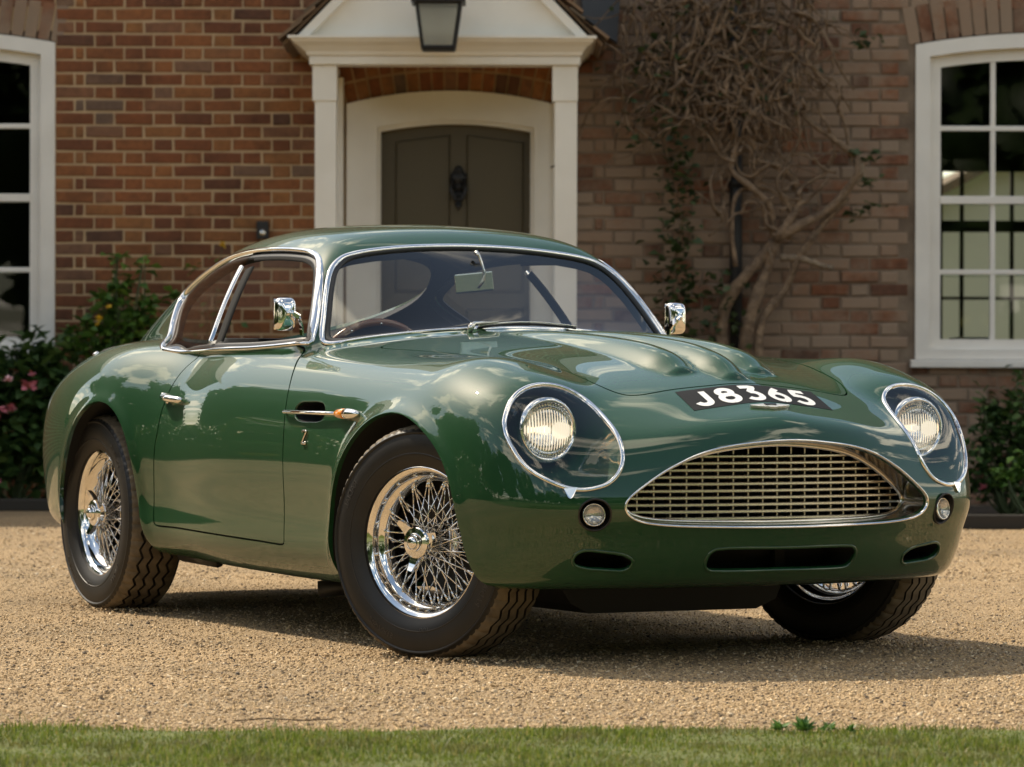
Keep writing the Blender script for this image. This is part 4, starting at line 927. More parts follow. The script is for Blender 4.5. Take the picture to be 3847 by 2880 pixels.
# low weed on the lawn edge
def leaf_mesh(n, pos, size, droop=.3, fold=.25, up=None, asp=.55):
    """n bent leaves (4 triangles) at given positions, random facing"""
    a = rng.random(n)*6.283; e = rng.uniform(-.5, .9, n) if up is None else up
    d = np.stack([np.cos(a)*np.cos(e), np.sin(a)*np.cos(e), np.sin(e)], 1); s_ = np.cross(d, (0,0,1)); s_ /= np.maximum(np.linalg.norm(s_, axis=1), .05)[:, None]
    u_ = np.cross(s_, d); r = rng.normal(0, .5, n)[:, None]; s2 = s_*np.cos(r)+u_*np.sin(r); u2 = np.cross(s2, d)
    L_ = (size*rng.uniform(.6,1.25,n))[:, None]; W = L_*asp*.5
    p0 = pos; p1 = pos+d*L_*.5; p2 = pos+d*L_-u2*L_*droop*.5
    V_ = np.stack([p0, p1+s2*W+u2*W*fold, p1-u2*L_*.04, p1-s2*W+u2*W*fold, p2], 1).reshape(-1, 3); o_ = 5*np.arange(n)[:, None]
    return V_, np.concatenate([o_+np.array(t) for t in ((0,1,2),(0,2,3),(1,4,2),(2,4,3))])
def leaf_mat(name, *stops, rough=.5, trans=.25):
    m = mat(name, (.06,.12,.03), rough); nt_, b_ = ndz(m); col = ramp(nt_, random_island(nt_), *stops); nt_.links.new(col, b_.inputs['Base Color'])
    t_ = add(nt_, 'ShaderNodeBsdfTranslucent'); nt_.links.new(col, t_.inputs[0]); mx_ = add(nt_, 'ShaderNodeMixShader'); mx_.inputs[0].default_value = trans
    nt_.links.new(b_.outputs[0], mx_.inputs[1]); nt_.links.new(t_.outputs[0], mx_.inputs[2]); nt_.links.new(mx_.outputs[0], nt_.nodes['Material Output'].inputs[0]); return m
leaf_mat('weed_leaf', (0, (.05,.13,.02)), (1, (.13,.26,.05)))
for i, (x_, y_, r_) in enumerate(((.585,8.07,.026),(.64,8.05,.032),(.69,8.06,.024),(.74,8.04,.018))):
    n_ = 26; P_ = np.stack([x_+rng.normal(0, r_*.15, n_), y_+rng.normal(0, .006, n_), np.full(n_, .015)], 1)
    v_, f_ = leaf_mesh(n_, P_, r_*1.1, up=rng.uniform(.2,1.3,n_), asp=.35)
    obj('weed', mesh_np('weed', v_, f_, True), 'weed_leaf', label=['small green weed on the lawn edge, leftmost of its row','tallest green weed on the lawn edge','small weed right of the tallest weed on the lawn edge','tiny weed rightmost of its row on the lawn edge'][i], cat='weed', group='weeds on the lawn edge')
# a few fallen bits on the gravel
mat('dry_leaf', (.42,.24,.10), .7); mat('straw', (.55,.44,.22), .8); mat('twig', (.10,.07,.045), .9)
v_, f_ = leaf_mesh(1, np.array([(.075,9.05,.014)]), .03, up=np.array([.2])); obj('fallen_leaf', mesh_np('fallen_leaf', v_, f_, False), 'dry_leaf', label='curled orange brown leaf on the gravel near the front tyre', cat='leaf')
MB().tube([(-.35,8.98,.012),(-.33,8.97,.014),(-.31,8.965,.012)], .0012, 5).build('straw_stalk', 'straw', label='pale straw stalk lying on the gravel left of the fallen leaf', cat='straw')
MB().tube([(-.62,8.27,.014),(-.55,8.29,.018),(-.46,8.285,.014),(-.40,8.30,.016)], .0016, 5).build('twig', 'twig', label='dark twig lying on the gravel beside the lawn edge', cat='twig')
# ---------------------------------------------------------------- the house front (in its own shade)
YW = 22.0
def wx(x, d=YW): return (x-1923.5)*d/13876
def wz(y, d=YW): return .7935+(1402-y)*d/13876
m = mat('brick', (.25,.10,.05), .9); ntk, bk = ndz(m)
oi = add(ntk, 'ShaderNodeObjectInfo'); tck = add(ntk, 'ShaderNodeTexCoord'); nk = add(ntk, 'ShaderNodeTexNoise', Scale=24.0, Detail=6.0, Roughness=.7); ntk.links.new(tck.outputs['Object'], nk.inputs['Vector'])
mp = add(ntk, 'ShaderNodeVectorMath', operation='ADD'); ntk.links.new(tck.outputs['Object'], mp.inputs[0]); cb = add(ntk, 'ShaderNodeCombineXYZ'); sc_ = add(ntk, 'ShaderNodeMath', operation='MULTIPLY'); sc_.inputs[1].default_value = 37; ntk.links.new(oi.outputs['Random'], sc_.inputs[0]); ntk.links.new(sc_.outputs[0], cb.inputs[0]); ntk.links.new(cb.outputs[0], mp.inputs[1]); ntk.links.new(mp.outputs[0], nk.inputs['Vector'])
STOPS = [(0, (.105,.055,.036)), (.08, (.17,.064,.030)), (.35, (.225,.080,.031)), (.6, (.265,.104,.038)), (.8, (.30,.135,.048)), (.93, (.24,.108,.054)), (1, (.17,.110,.075))]
def brick_col(nt_, b_, rnd, noise):
    c_ = ramp(nt_, rnd, *STOPS); k_ = ramp(nt_, noise, (.25, (.66,.66,.66)), (.75, (1.22,1.2,1.18)))
    x_ = add(nt_, 'ShaderNodeMix', data_type='RGBA', blend_type='MULTIPLY'); x_.inputs[0].default_value = 1; nt_.links.new(c_, x_.inputs[6]); nt_.links.new(k_, x_.inputs[7])
    gp_ = add(nt_, 'ShaderNodeNewGeometry'); st_ = add(nt_, 'ShaderNodeTexNoise', Scale=2.2, Detail=6.0, Roughness=.65); nt_.links.new(gp_.outputs['Position'], st_.inputs['Vector'])
    w2_ = ramp(nt_, st_.outputs[0], (.34, (.62,.64,.68)), (.52, (1,1,1)), (.70, (1.22,1.14,1.05))); y_ = add(nt_, 'ShaderNodeMix', data_type='RGBA', blend_type='MULTIPLY'); y_.inputs[0].default_value = 1; nt_.links.new(x_.outputs[2], y_.inputs[6]); nt_.links.new(w2_, y_.inputs[7]); x_ = y_
    bp_ = add(nt_, 'ShaderNodeBump', Strength=.5, Distance=.004); nt_.links.new(noise, bp_.inputs['Height']); nt_.links.new(bp_.outputs[0], b_.inputs['Normal']); return x_.outputs[2]
ntk.links.new(brick_col(ntk, bk, oi.outputs['Random'], nk.outputs[0]), bk.inputs['Base Color'])
# limewashed, weathered bricks right of the porch
m = mat('brick_limed', (.25,.12,.07), .95); nl, bl = ndz(m); tl = add(nl, 'ShaderNodeTexCoord'); n1_ = add(nl, 'ShaderNodeTexNoise', Scale=24.0, Detail=6.0); nl.links.new(tl.outputs['Object'], n1_.inputs['Vector'])
n2_ = add(nl, 'ShaderNodeTexNoise', Scale=3.4, Detail=7.0, Roughness=.65); nl.links.new(tl.outputs['Object'], n2_.inputs['Vector'])
ri_ = random_island(nl); bc = brick_col(nl, bl, ri_, n1_.outputs[0]); ad = add(nl, 'ShaderNodeMath', operation='MULTIPLY_ADD'); ad.inputs[1].default_value = .5; nl.links.new(ri_, ad.inputs[0]); nl.links.new(n2_.outputs[0], ad.inputs[2])
fk = ramp(nl, ad.outputs[0], (.48, (.05,.05,.05)), (.72, (.82,.82,.82)), (1, (.95,.95,.95))); xm = add(nl, 'ShaderNodeMix', data_type='RGBA'); nl.links.new(fk, xm.inputs[0]); nl.links.new(bc, xm.inputs[6]); xm.inputs[7].default_value = (.29,.215,.155,1); nl.links.new(xm.outputs[2], bl.inputs['Base Color'])
m = mat('brick_red', (.3,.1,.05), .9); nr, br = ndz(m); tr = add(nr, 'ShaderNodeTexCoord'); n3 = add(nr, 'ShaderNodeTexNoise', Scale=24.0, Detail=6.0); nr.links.new(tr.outputs['Object'], n3.inputs['Vector']); nr.links.new(brick_col(nr, br, random_island(nr), n3.outputs[0]), br.inputs['Base Color'])
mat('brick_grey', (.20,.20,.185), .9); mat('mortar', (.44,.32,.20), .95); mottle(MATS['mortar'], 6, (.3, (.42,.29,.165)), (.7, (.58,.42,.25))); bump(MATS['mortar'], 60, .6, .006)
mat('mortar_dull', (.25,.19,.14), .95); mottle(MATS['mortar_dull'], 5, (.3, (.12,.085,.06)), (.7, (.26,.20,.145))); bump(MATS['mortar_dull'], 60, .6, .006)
w_ = mat('white_paint', (.72,.68,.60), .45); bump(w_, 18, .15, .003); mottle(w_, 3, (.3, (.79,.74,.65)), (.7, (.87,.83,.75)))
w_ = mat('white_sash', (.70,.68,.64), .4); mottle(w_, 4, (.3, (.76,.73,.68)), (.7, (.84,.81,.76)))
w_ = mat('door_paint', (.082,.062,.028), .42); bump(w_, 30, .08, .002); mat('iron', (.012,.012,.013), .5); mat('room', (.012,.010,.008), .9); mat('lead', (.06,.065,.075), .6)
t_ = mat('roof_tile', (.22,.10,.055), .9); mottle(t_, 7, (.3, (.12,.09,.06)), (.7, (.27,.17,.10)), rnd=.5)
thin_glass('pane_glass', (.80,.84,.82), 1.5, 1.2); thin_glass('frosted', (.75,.77,.74), 1.5, 1.0)
fz = MATS['frosted'].node_tree; tb = add(fz, 'ShaderNodeBsdfTranslucent'); tb.inputs[0].default_value = (.92,.93,.88,1); mxs = add(fz, 'ShaderNodeMixShader'); mxs.inputs[0].default_value = .8
om = next(n for n in fz.nodes if n.type == 'OUTPUT_MATERIAL'); prev = om.inputs[0].links[0].from_socket; fz.links.new(prev, mxs.inputs[1]); fz.links.new(tb.outputs[0], mxs.inputs[2]); fz.links.new(mxs.outputs[0], om.inputs[0])
house = obj('house', None, loc=(0, YW, 0), label='old red brick house front with white porch and sash windows', cat='house')
# openings (x0, x1, z0, z1) in wall coordinates; wall face is y = 0, into the house is +y
WIN = [(wx(-780), wx(205), wz(1345), wz(163)), (wx(3437), wx(4422), wz(1345), wz(163))]
DOORW = (wx(1415), wx(2004), 0.0, wz(481)); FR0, FR1 = wx(1301), wx(2080)
def in_open(x0, x1, z0, z1):
    for a, b, c, d in WIN:
        if x1 > a+.004 and x0 < b-.004 and z1 > c-.005 and z0 < d+.004: return True
        # brick arch over the window
        if x1 > a+.05-(z1-d)*.2 and x0 < b-.05+(z1-d)*.2 and z0 >= d-.02 and z1 < d+.27: return True
    if x1 > FR0+.01 and x0 < FR1-.01 and z0 < wz(392): return True
    if x1 > FR0-.02 and x0 < FR1+.02 and wz(392)-.01 <= z0 < wz(250): return True
    return False
COURSE, ST, HD, JT = .0777, .2215, .1035, .0135
def brick_v(w, h, j=.0018, ch=.006, dp=.05):
    """brick with chamfered face; origin at its lower left, face at y=0"""
    a = np.array([(0,0),(w,0),(w,h),(0,h)], float)+rng.normal(0, j, (4, 2)); c = a.mean(0); i_ = c+(a-c)*np.array((1-2*ch/w, 1-2*ch/h)); pr = rng.normal(0, .0025)
    v = [(p[0], dp, p[1]) for p in a]+[(p[0], ch*.8, p[1]) for p in a]+[(p[0], pr, p[1]) for p in i_]
    return v, [(8,9,10,11)]+[(4+k, 4+(k+1) % 4, 8+(k+1) % 4, 8+k) for k in range(4)]+[(k, (k+1) % 4, 4+(k+1) % 4, 4+k) for k in range(4)]
def brick_mesh(w): v, f = brick_v(w, COURSE-JT); return mesh_np('brick', v, f, False)
LIB = {}
def lib(w):
    k = round(w, 3)
    if k not in LIB: LIB[k] = [brick_mesh(w) for _ in range(5)]
    me = LIB[k][rng.integers(5)]
    if not me.materials: me.materials.append(MATS['brick'])
    return me
def course(z, x0, x1, ph):
    """Flemish bond: stretcher, header in turn, with a closer at the jamb"""
    x = x0; seq = [ST, HD] if ph else [HD, .046]
    i = 0; first = True
    while x < x1-.02:
        if ph: w = (ST, HD)[i % 2]
        else: w = (HD, .046, ST, HD)[i] if i < 4 else (ST, HD)[i % 2]
        w = min(w, x1-x); yield x, w; x += w+JT; i += 1
IND = 0; MBr, MBl = MB(), MB(); XL0, XL1 = WIN[0][1]+.006, wx(1272)
nrow = int(3.25/COURSE)
GREY = {(3,5),(12,4)}
for r in range(nrow):
    z = .02+r*COURSE
    for x, w in course(z, XL0, XL1, r % 2):
        if in_open(x, x+w, z, z+COURSE-JT) or w < .03: continue
        if z > .70 and IND < 298:
            o = obj('brick', lib(w) if abs(w-ST) < .001 or abs(w-HD) < .001 or abs(w-.046) < .001 else mesh_np('brick', *brick_v(w, COURSE-JT), False), 'brick', house, loc=(x, 0, z)); IND += 1
        else:
            v, f = brick_v(w, COURSE-JT); MBr._a([(a+x, b, c+z) for a, b, c in v], f)
    # right of the porch, left of and under the windows, round the door
    for (a, b, tgt) in ((wx(2160), 3.98, MBl), (-4.30, XL0-.0135, MBr), (XL1+.0135, wx(2160)-.0135, MBr)):
        for x, w in course(z, a, b, (r+1) % 2):
            if w < .03 or in_open(x, x+w, z, z+COURSE-JT): continue
            v, f = brick_v(w, COURSE-JT); tgt._a([(p+x, q, c+z) for p, q, c in v], f)
# gauged brick arches over windows and door
def radial(cx, cz, r0, r1, a0, a1, n, tgt):
    for i in range(n):
        t0 = a0+(a1-a0)*(i+.07)/n; t1 = a0+(a1-a0)*(i+.93)/n; pr = rng.normal(0, .002)
        q = [(cx+r*math.sin(t), cz+r*math.cos(t)) for r, t in ((r0,t0),(r0,t1),(r1,t1),(r1,t0))]
        tgt._a([(p[0], .05, p[1]) for p in q]+[(p[0], -.002+pr, p[1]) for p in q], [(4,5,6,7),(0,1,5,4),(1,2,6,5),(2,3,7,6),(3,0,4,7)])
def arch_geo(x0, x1, rise): w = (x1-x0)/2; R0 = (w*w+rise*rise)/(2*rise); return (x0+x1)/2, R0, math.asin(w/R0)
for a, b, c, d in WIN:
    cx, R0, th = arch_geo(a-.02, b+.02, .075); cz = d+.075-R0
    radial(cx, cz, R0+.004, R0+.225, -th*1.03, th*1.03, 21, MBl)
cx, R0, th = arch_geo(FR0, FR1, wz(342)-wz(392)); dz0 = wz(342)-R0
radial(cx, dz0, R0+.004, R0+.115, -th, th, 17, MBr); radial(cx, dz0, R0+.128, R0+.24, -th, th, 17, MBr)
for tgt, mm_ in ((MBr, 'brick_red'), (MBl, 'brick_limed')):
    o = tgt.build('brick', mm_, house); o['kind'] = 'stuff'
# mortar ground behind the bricks, with the openings left free
def wall_rects(m, x0, x1, z0, z1, holes):
    xs = sorted({x0, x1, *[h[0] for h in holes], *[h[1] for h in holes]}); xs = [x for x in xs if x0 <= x <= x1]
    for a, b in zip(xs[:-1], xs[1:]):
        zs = [(z0, z1)]
        for h in holes:
            if h[0] < (a+b)/2 < h[1]:
                n_ = []
                for p, q in zs:
                    if h[2] > p: n_.append((p, min(q, h[2])))
                    if h[3] < q: n_.append((max(p, h[3]), q))
                zs = n_
        for p, q in zs:
            if q-p > 1e-4: m._a([(a,.007,p),(b,.007,p),(b,.007,q),(a,.007,q)], [(0,1,2,3)])
HO = [(a, b, c, d+.07) for a, b, c, d in WIN]+[(DOORW[0]-.05, DOORW[1]+.05, 0, wz(452))]
xm_ = wx(2160); m1 = MB(); wall_rects(m1, -4.30, xm_, 0, 3.3, [(a, min(b, xm_), c, d) for a, b, c, d in HO if a < xm_]); m1.build('wall', 'mortar', house)
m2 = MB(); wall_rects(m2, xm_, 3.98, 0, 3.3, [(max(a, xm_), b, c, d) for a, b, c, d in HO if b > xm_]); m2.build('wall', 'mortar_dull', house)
# the rest of the front, beyond the picture, and the roof that shades it
bt = mat('brick_far', (.3,.12,.06), .9); nb, bb_ = ndz(bt); tb_ = add(nb, 'ShaderNodeTexCoord'); sw_ = add(nb, 'ShaderNodeMapping'); sw_.inputs['Rotation'].default_value = (R_(90), 0, 0); nb.links.new(tb_.outputs['Object'], sw_.inputs[0])
bx = add(nb, 'ShaderNodeTexBrick', Scale=1.0); bx.inputs['Color1'].default_value = (.30,.11,.05,1); bx.inputs['Color2'].default_value = (.20,.075,.04,1); bx.inputs['Mortar'].default_value = (.42,.31,.2,1); bx.inputs['Mortar Size'].default_value = .007; bx.inputs['Brick Width'].default_value = .235; bx.inputs['Row Height'].default_value = .0777
nb.links.new(sw_.outputs[0], bx.inputs[0]); nb.links.new(bx.outputs[0], bb_.inputs['Base Color'])
MB().box((-9.5,.012,0), (-4.30,.35,5.1)).box((3.98,.012,0), (11.5,.35,6.4)).box((-4.30,.012,3.27), (1.0,.35,5.1)).box((1.0,.012,3.27), (3.98,.35,6.4)).box((-9.5,7.7,0), (2.6,8,5.1)).box((6.4,7.7,0), (11.5,8,5.1)).box((2.6,7.7,3.4), (6.4,8,5.1)).box((-9.5,.35,0), (-9.2,7.7,5.1)).box((11.2,.35,0), (11.5,7.7,6.4)).build('upper_wall', 'brick_far', house)
rf = MB(); rf._a([(-9.9,-.35,4.95),(1.0,-.35,4.95),(1.0,4.0,7.6),(-9.9,4.0,7.6),(-9.9,8.35,4.95),(1.0,8.35,4.95)], [(0,1,2,3),(3,2,5,4)])
rf._a([(1.0,-.35,6.25),(11.9,-.35,6.25),(11.9,4.0,10.2),(1.0,4.0,10.2),(1.0,8.35,6.25),(11.9,8.35,6.25)], [(0,1,2,3),(3,2,5,4),(0,3,4)]); mat('roof_slate', (.05,.045,.042), .8); rf.build('roof', 'roof_slate', house)
# ---- sash windows
def window(k, room_open):
    a, b, c, d = WIN[k]; w = obj('window', None, parent=house, loc=(0,0,0)); cx, R0, th = arch_geo(a, b, .07); cz = d+.07-R0
    def ring(x0, x1, z0, inset, y0, y1, name, m):
        n = 20; top_ = [(cx+R0*math.sin(t), cz+R0*math.cos(t)) for t in np.linspace(-th, th, n)]
        Ro = R0-inset; tin = math.asin(min(.999, ((b-a)/2-inset)/Ro)); ti = [(cx+Ro*math.sin(t), cz+Ro*math.cos(t)) for t in np.linspace(-tin, tin, n)]
        o_ = [(a+x0, z0)]+[(p[0]+(x0 if p[0] < cx else -x0)*0, p[1]) for p in top_]+[(b-x0, z0)]; i_ = [(a+inset, z0+x1)]+ti+[(b-inset, z0+x1)]; q = len(o_); V_ = []; Fs = []
        for yy in (y0, y1): V_ += [(p[0], yy, p[1]) for p in o_]+[(p[0], yy, p[1]) for p in i_]
        for j in range(q):
            j2 = (j+1) % q; Fs += [(j, j2, q+j2, q+j), (2*q+j, 3*q+j, 3*q+j2, 2*q+j2), (j, 2*q+j, 2*q+j2, j2), (q+j, q+j2, 3*q+j2, 3*q+j)]
        return MB()._a(V_, Fs).build(name, m, w)
    ring(0, .06, c, .085, -.012, .14, 'frame', 'white_sash'); ring(0, .10, c+.02, .155, .045, .10, 'sash', 'white_sash')
    MB().box((a-.03,-.05,c-.05), (b+.03,.12,c-.003), .008).build('sill', 'white_sash', w)
    zr = [wz(1265), wz(1016), wz(745), wz(475), wz(235)]; gx0, gx1 = a+.155, b-.155; nxp = 4; step = (gx1-gx0)/nxp
    for i, z in enumerate(zr[1:-1]): MB().box((gx0-.005,.035 if i == 1 else .050, z-(.024 if i == 1 else .015)), (gx1+.005,.092,z+(.024 if i == 1 else .015)), .005).build('glazing_bar', 'white_sash', w)
    for i in range(1, nxp):
        x = gx0+i*step; zt = cz+math.sqrt((R0-.15)**2-(x-cx)**2); MB().box((x-.0155,.052,c+.06), (x+.0155,.090,zt+.02), .005).build('glazing_bar', 'white_sash', w)
    for r in range(4):
        for i in range(nxp):
            x0, x1, z0, z1 = gx0+i*step, gx0+(i+1)*step, zr[r], zr[r+1]
            if r == 3: z1 = d+.05
            tl_ = rng.normal(0, .004, 2); yy = .075
            MB()._a([(x0,yy+tl_[0],z0-.03),(x1,yy-tl_[0],z0-.03),(x1,yy-tl_[0]+tl_[1],z1),(x0,yy+tl_[0]+tl_[1],z1)], [(0,1,2,3)]).build('pane', 'pane_glass', w)
    return w
window(0, False); window(1, True)
# rooms behind the windows; the right-hand one is lit by a second window in its back wall
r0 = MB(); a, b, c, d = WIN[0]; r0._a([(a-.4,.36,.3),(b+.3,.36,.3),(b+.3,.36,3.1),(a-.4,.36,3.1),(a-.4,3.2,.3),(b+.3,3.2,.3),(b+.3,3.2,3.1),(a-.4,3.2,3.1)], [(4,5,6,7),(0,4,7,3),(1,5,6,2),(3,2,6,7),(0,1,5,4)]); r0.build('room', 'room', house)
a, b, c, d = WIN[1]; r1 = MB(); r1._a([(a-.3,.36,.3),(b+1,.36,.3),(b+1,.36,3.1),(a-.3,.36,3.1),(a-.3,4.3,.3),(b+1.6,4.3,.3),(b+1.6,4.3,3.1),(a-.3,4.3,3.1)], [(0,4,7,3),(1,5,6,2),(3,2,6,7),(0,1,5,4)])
def wy4(x, y): return (wx(x, YW+4.3), wz(y, YW+4.3))
X0, Z1 = wy4(3540, 640); X1, Z0 = wy4(4300, 1290)
wall_rects(MB(), 0, 0, 0, 0, [])
bw = MB()
for p, q, s_, t_ in ((a-.3, X0, .3, 3.1), (X1, b+1.6, .3, 3.1), (X0, X1, .3, Z0), (X0, X1, Z1, 3.1)): bw._a([(p,4.3,s_),(q,4.3,s_),(q,4.3,t_),(p,4.3,t_)], [(0,1,2,3)])
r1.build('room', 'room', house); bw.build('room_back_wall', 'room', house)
mu = MB()
for xx in (3612, 3800, 3990): p = wy4(xx, 0)[0]; mu.box((p-.012,4.28,Z0), (p+.012,4.34,Z1))
for yy, h_ in ((845,.04),(1115,.010)): q = wy4(0, yy)[1]; mu.box((X0,4.28,q-h_), (X1,4.34,q+h_))
mat('dim_bar', (.07,.06,.048), .7); mu.build('back_window_bars', 'dim_bar', house)
MB().box((wx(3560,24.5),2.3,wz(1330,24.5)), (wx(3720,24.5),2.6,wz(1262,24.5)), .04).build('window_seat', 'white_sash', house)
# ---- porch
pd = 21.05; py = pd-YW; porch = obj('porch', None, parent=house)
def bxp(m, x0, x1, y0, y1, z0, z1, bev=.006): m.box((min(x0,x1),y0,min(z0,z1)), (max(x0,x1),y1,max(z0,z1)), bev); return m
for x0, x1 in ((1171,1263),(2072,2168)):
    m_ = MB(); bxp(m_, wx(x0,pd), wx(x1,pd), py, py+.14, wz(380,pd), wz(244,pd)); bxp(m_, wx(x0+9,pd), wx(x1-2,pd), py+.008, py+.132, 0, wz(380,pd)+.002); m_.build('column', 'white_paint', porch)
    bxp(MB(), wx(x0+9,pd), wx(x1-2,pd), -.05, -.001, 0, wz(244,pd)).build('pilaster', 'white_paint', porch)
bxp(MB(), wx(1159,pd), wx(2177,pd), py-.02, py+.16, wz(244,pd), wz(213,pd)).build('beam', 'white_paint', porch)
for x in (1159, 2090): bxp(MB(), wx(x,pd), wx(x+87,pd), py+.16, -.001, wz(244,pd)+.01, wz(213,pd)).build('side_beam', 'white_paint', porch)
# cornice: stepped cyma swept along the front, returning at the ends
prof = [(0.0,213),(.012,208),(.018,196),(.045,176),(.075,160),(.080,150),(.095,149),(.095,139)]
V_, Fs = [], []
for i, (o_, y) in enumerate(prof):
    z = wz(y,pd); x0, x1 = wx(1162,pd)-o_*1.28, wx(2174,pd)+o_*1.0; yf = py-.02-o_; V_ += [(x0,-.002,z),(x0,yf,z),(x1,yf,z),(x1,-.002,z)]
for i in range(len(prof)-1):
    for j in range(3): Fs.append((i*4+j, i*4+j+1, i*4+5+j, i*4+4+j))
Fs.append(((len(prof)-1)*4, (len(prof)-1)*4+1, (len(prof)-1)*4+2, (len(prof)-1)*4+3)); MB()._a(V_, Fs).build('cornice', 'white_paint', porch)
zc0 = wz(141,pd); ax_, az_ = wx(1661,pd), wz(-377,pd); ex0, ex1 = wx(1150,pd), wx(2172,pd)
MB().prism([(ex0,zc0),(ex1,zc0),(ax_,az_)], py+.0, py+.03, 'xz').build('pediment_board', 'white_paint', porch)
for sx_, e in ((1, ex0), (-1, ex1)):
    o_ = .055; MB().prism([(e-sx_*.055,zc0),(e+sx_*.012,zc0),(ax_,az_-.012),(ax_,az_+.075)], py-.05, py+.002, 'xz').build('barge_board', 'white_paint', porch)
    # clay tiles on the porch roof, each its own piece on the front slope edge
    d = Vector((ax_-e, 0, az_-zc0)); ln = d.length; d.normalize(); nrm_ = Vector((-d.z*sx_, 0, d.x*sx_))
    if nrm_.z < 0: nrm_ = -nrm_
    rp = MB(); p0 = Vector((e,0,zc0))-d*.12; p1 = Vector((ax_,0,az_))
    q = [p0+nrm_*.06, p1+nrm_*.06, p1+nrm_*.075, p0+nrm_*.075]; rp.prism([(v.x, v.z) for v in q], py-.02, -.003, 'xz'); rp.build('roof_deck', 'roof_tile', porch)
    for t in np.arange(-.12, ln-.12, .105):
        for y0 in (py-.07, py+.10, py+.27, py+.44, py+.61, py+.78):
            b0 = p0+d*(t+.12)+nrm_*(.098+rng.normal(0,.006)); b1 = b0+d*.17-nrm_*.022; q = [b0, b1, b1+nrm_*.014, b0+nrm_*.014]
            MB().prism([(v.x, v.z) for v in q], y0, y0+.163, 'xz').build('tile', 'roof_tile', porch)
MB().prism([(wx(2196,pd),wz(20,pd)),(wx(2330,pd),wz(112,pd)),(wx(2345,pd),wz(-120,pd)),(wx(2190,pd),wz(-120,pd))], -.16, -.01, 'xz').build('lead_hopper', 'lead', house)
# ---- door and its arched frame
dcx, dR0, dth = arch_geo(FR0, FR1, wz(342)-wz(392)); icx, iR0, ith = arch_geo(DOORW[0], DOORW[1], wz(452)-wz(481))
no_ = 24; oo = [(FR0,0.0)]+[(dcx+dR0*math.sin(t), wz(342)-dR0+dR0*math.cos(t)) for t in np.linspace(-dth, dth, no_)]+[(FR1,0.0)]; ii = [(DOORW[0],0.0)]+[(icx+iR0*math.sin(t), wz(452)-iR0+iR0*math.cos(t)) for t in np.linspace(-ith, ith, no_)]+[(DOORW[1],0.0)]
def arch_frame(o_, i_, y0, y1, name, m, parent):
    q = len(o_); V_, Fs = [], []
    for yy in (y0, y1): V_ += [(p[0], yy, p[1]) for p in o_]+[(p[0], yy, p[1]) for p in i_]
    for j in range(q-1): Fs += [(j, j+1, q+j+1, q+j), (2*q+j, 3*q+j, 3*q+j+1, 2*q+j+1), (j, 2*q+j, 2*q+j+1, j+1), (q+j, q+j+1, 3*q+j+1, 3*q+j)]
    return MB()._a(V_, Fs).build(name, m, parent)
arch_frame(oo, ii, -.03, .09, 'door_frame', 'white_paint', house)
def shrink(pl, t): c_ = np.array([(DOORW[0]+DOORW[1])/2, 1.0]); return [(p[0]+(t if p[0] < c_[0] else -t)*min(1, abs(p[0]-c_[0])/.2), p[1]-(t if p[1] > .5 else 0)) for p in pl]
arch_frame(ii, shrink(ii, .022), -.008, .10, 'door_stop', 'white_paint', house)
door = MB().prism([(p[0], p[1]) for p in ii], .06, .10, 'xz').build('front_door', 'door_paint', house)
def leaf_panel(x0, x1, y0, y1, yb):
    t = np.linspace(0, 1, 10); xs = x0+(x1-x0)*t; tp = [(x, wz(y0+(y1-y0)*s_-8*math.sin(math.pi*s_)*0)) for x, s_ in zip(xs, t)]
    o_ = [(x0, wz(yb))]+tp+[(x1, wz(yb))]; c_ = np.mean(o_, 0); i_ = [(c_[0]+(p[0]-c_[0])*.94, c_[1]+(p[1]-c_[1])*.965) for p in o_]
    q = len(o_); V_ = [(p[0], .0595, p[1]) for p in o_]+[(p[0], .048, c_[1]+(p[1]-c_[1])*.985) for p in [(c_[0]+(r[0]-c_[0])*.97, r[1]) for r in o_]]+[(p[0], .064, p[1]) for p in i_]
    Fs = [(r*q+j, r*q+(j+1) % q, (r+1)*q+(j+1) % q, (r+1)*q+j) for r in (0, 1) for j in range(q)]+[tuple(2*q+j for j in range(q))]
    MB()._a(V_, Fs).build('panel', 'door_paint', door)
leaf_panel(wx(1482), wx(1689), 530, 504, 1100); leaf_panel(wx(1750), wx(1966), 504, 532, 1100)
leaf_panel(wx(1482), wx(1689), 1160, 1160, 1800); leaf_panel(wx(1750), wx(1966), 1160, 1160, 1800)
kx = wx(1720); kn = MB()
for y, r, dp in ((640,.03,.025),(668,.052,.03),(700,.034,.03),(735,.038,.028),(765,.022,.02)): kn.lathe([(0,-dp),(r*.6,-dp*.8),(r,-dp*.2),(r,.01)], 14, 'y', (kx, .055, wz(y)))
kn.tube([(kx-.035,.03,wz(672)),(kx-.045,.0,wz(715)),(kx-.02,-.01,wz(750)),(kx+.02,-.01,wz(750)),(kx+.045,.0,wz(715)),(kx+.035,.03,wz(672))], .011, 8).prism([(kx-.012,wz(640)),(kx,wz(618)),(kx+.012,wz(640))], .03, .06, 'xz').prism([(kx-.016,wz(765)),(kx,wz(790)),(kx+.016,wz(765))], .03, .06, 'xz')
kn.build('knocker', 'iron', door, smooth=True)
MB().box((FR0-.1,-1.1,0), (FR1+.1,-.002,.12), .015).build('door_step', 'mortar_dull', house)
# downpipe right of the porch
dp_ = MB().tube([(wx(2761),-.07,.05),(wx(2761),-.07,1.6),(wx(2756),-.07,3.3)], .038, 14)
for z in (.6, 1.9): dp_.tube([(wx(2760),-.07,z),(wx(2760),-.07,z+.06)], .048, 14)
dp_.build('downpipe', 'iron', house, smooth=True)
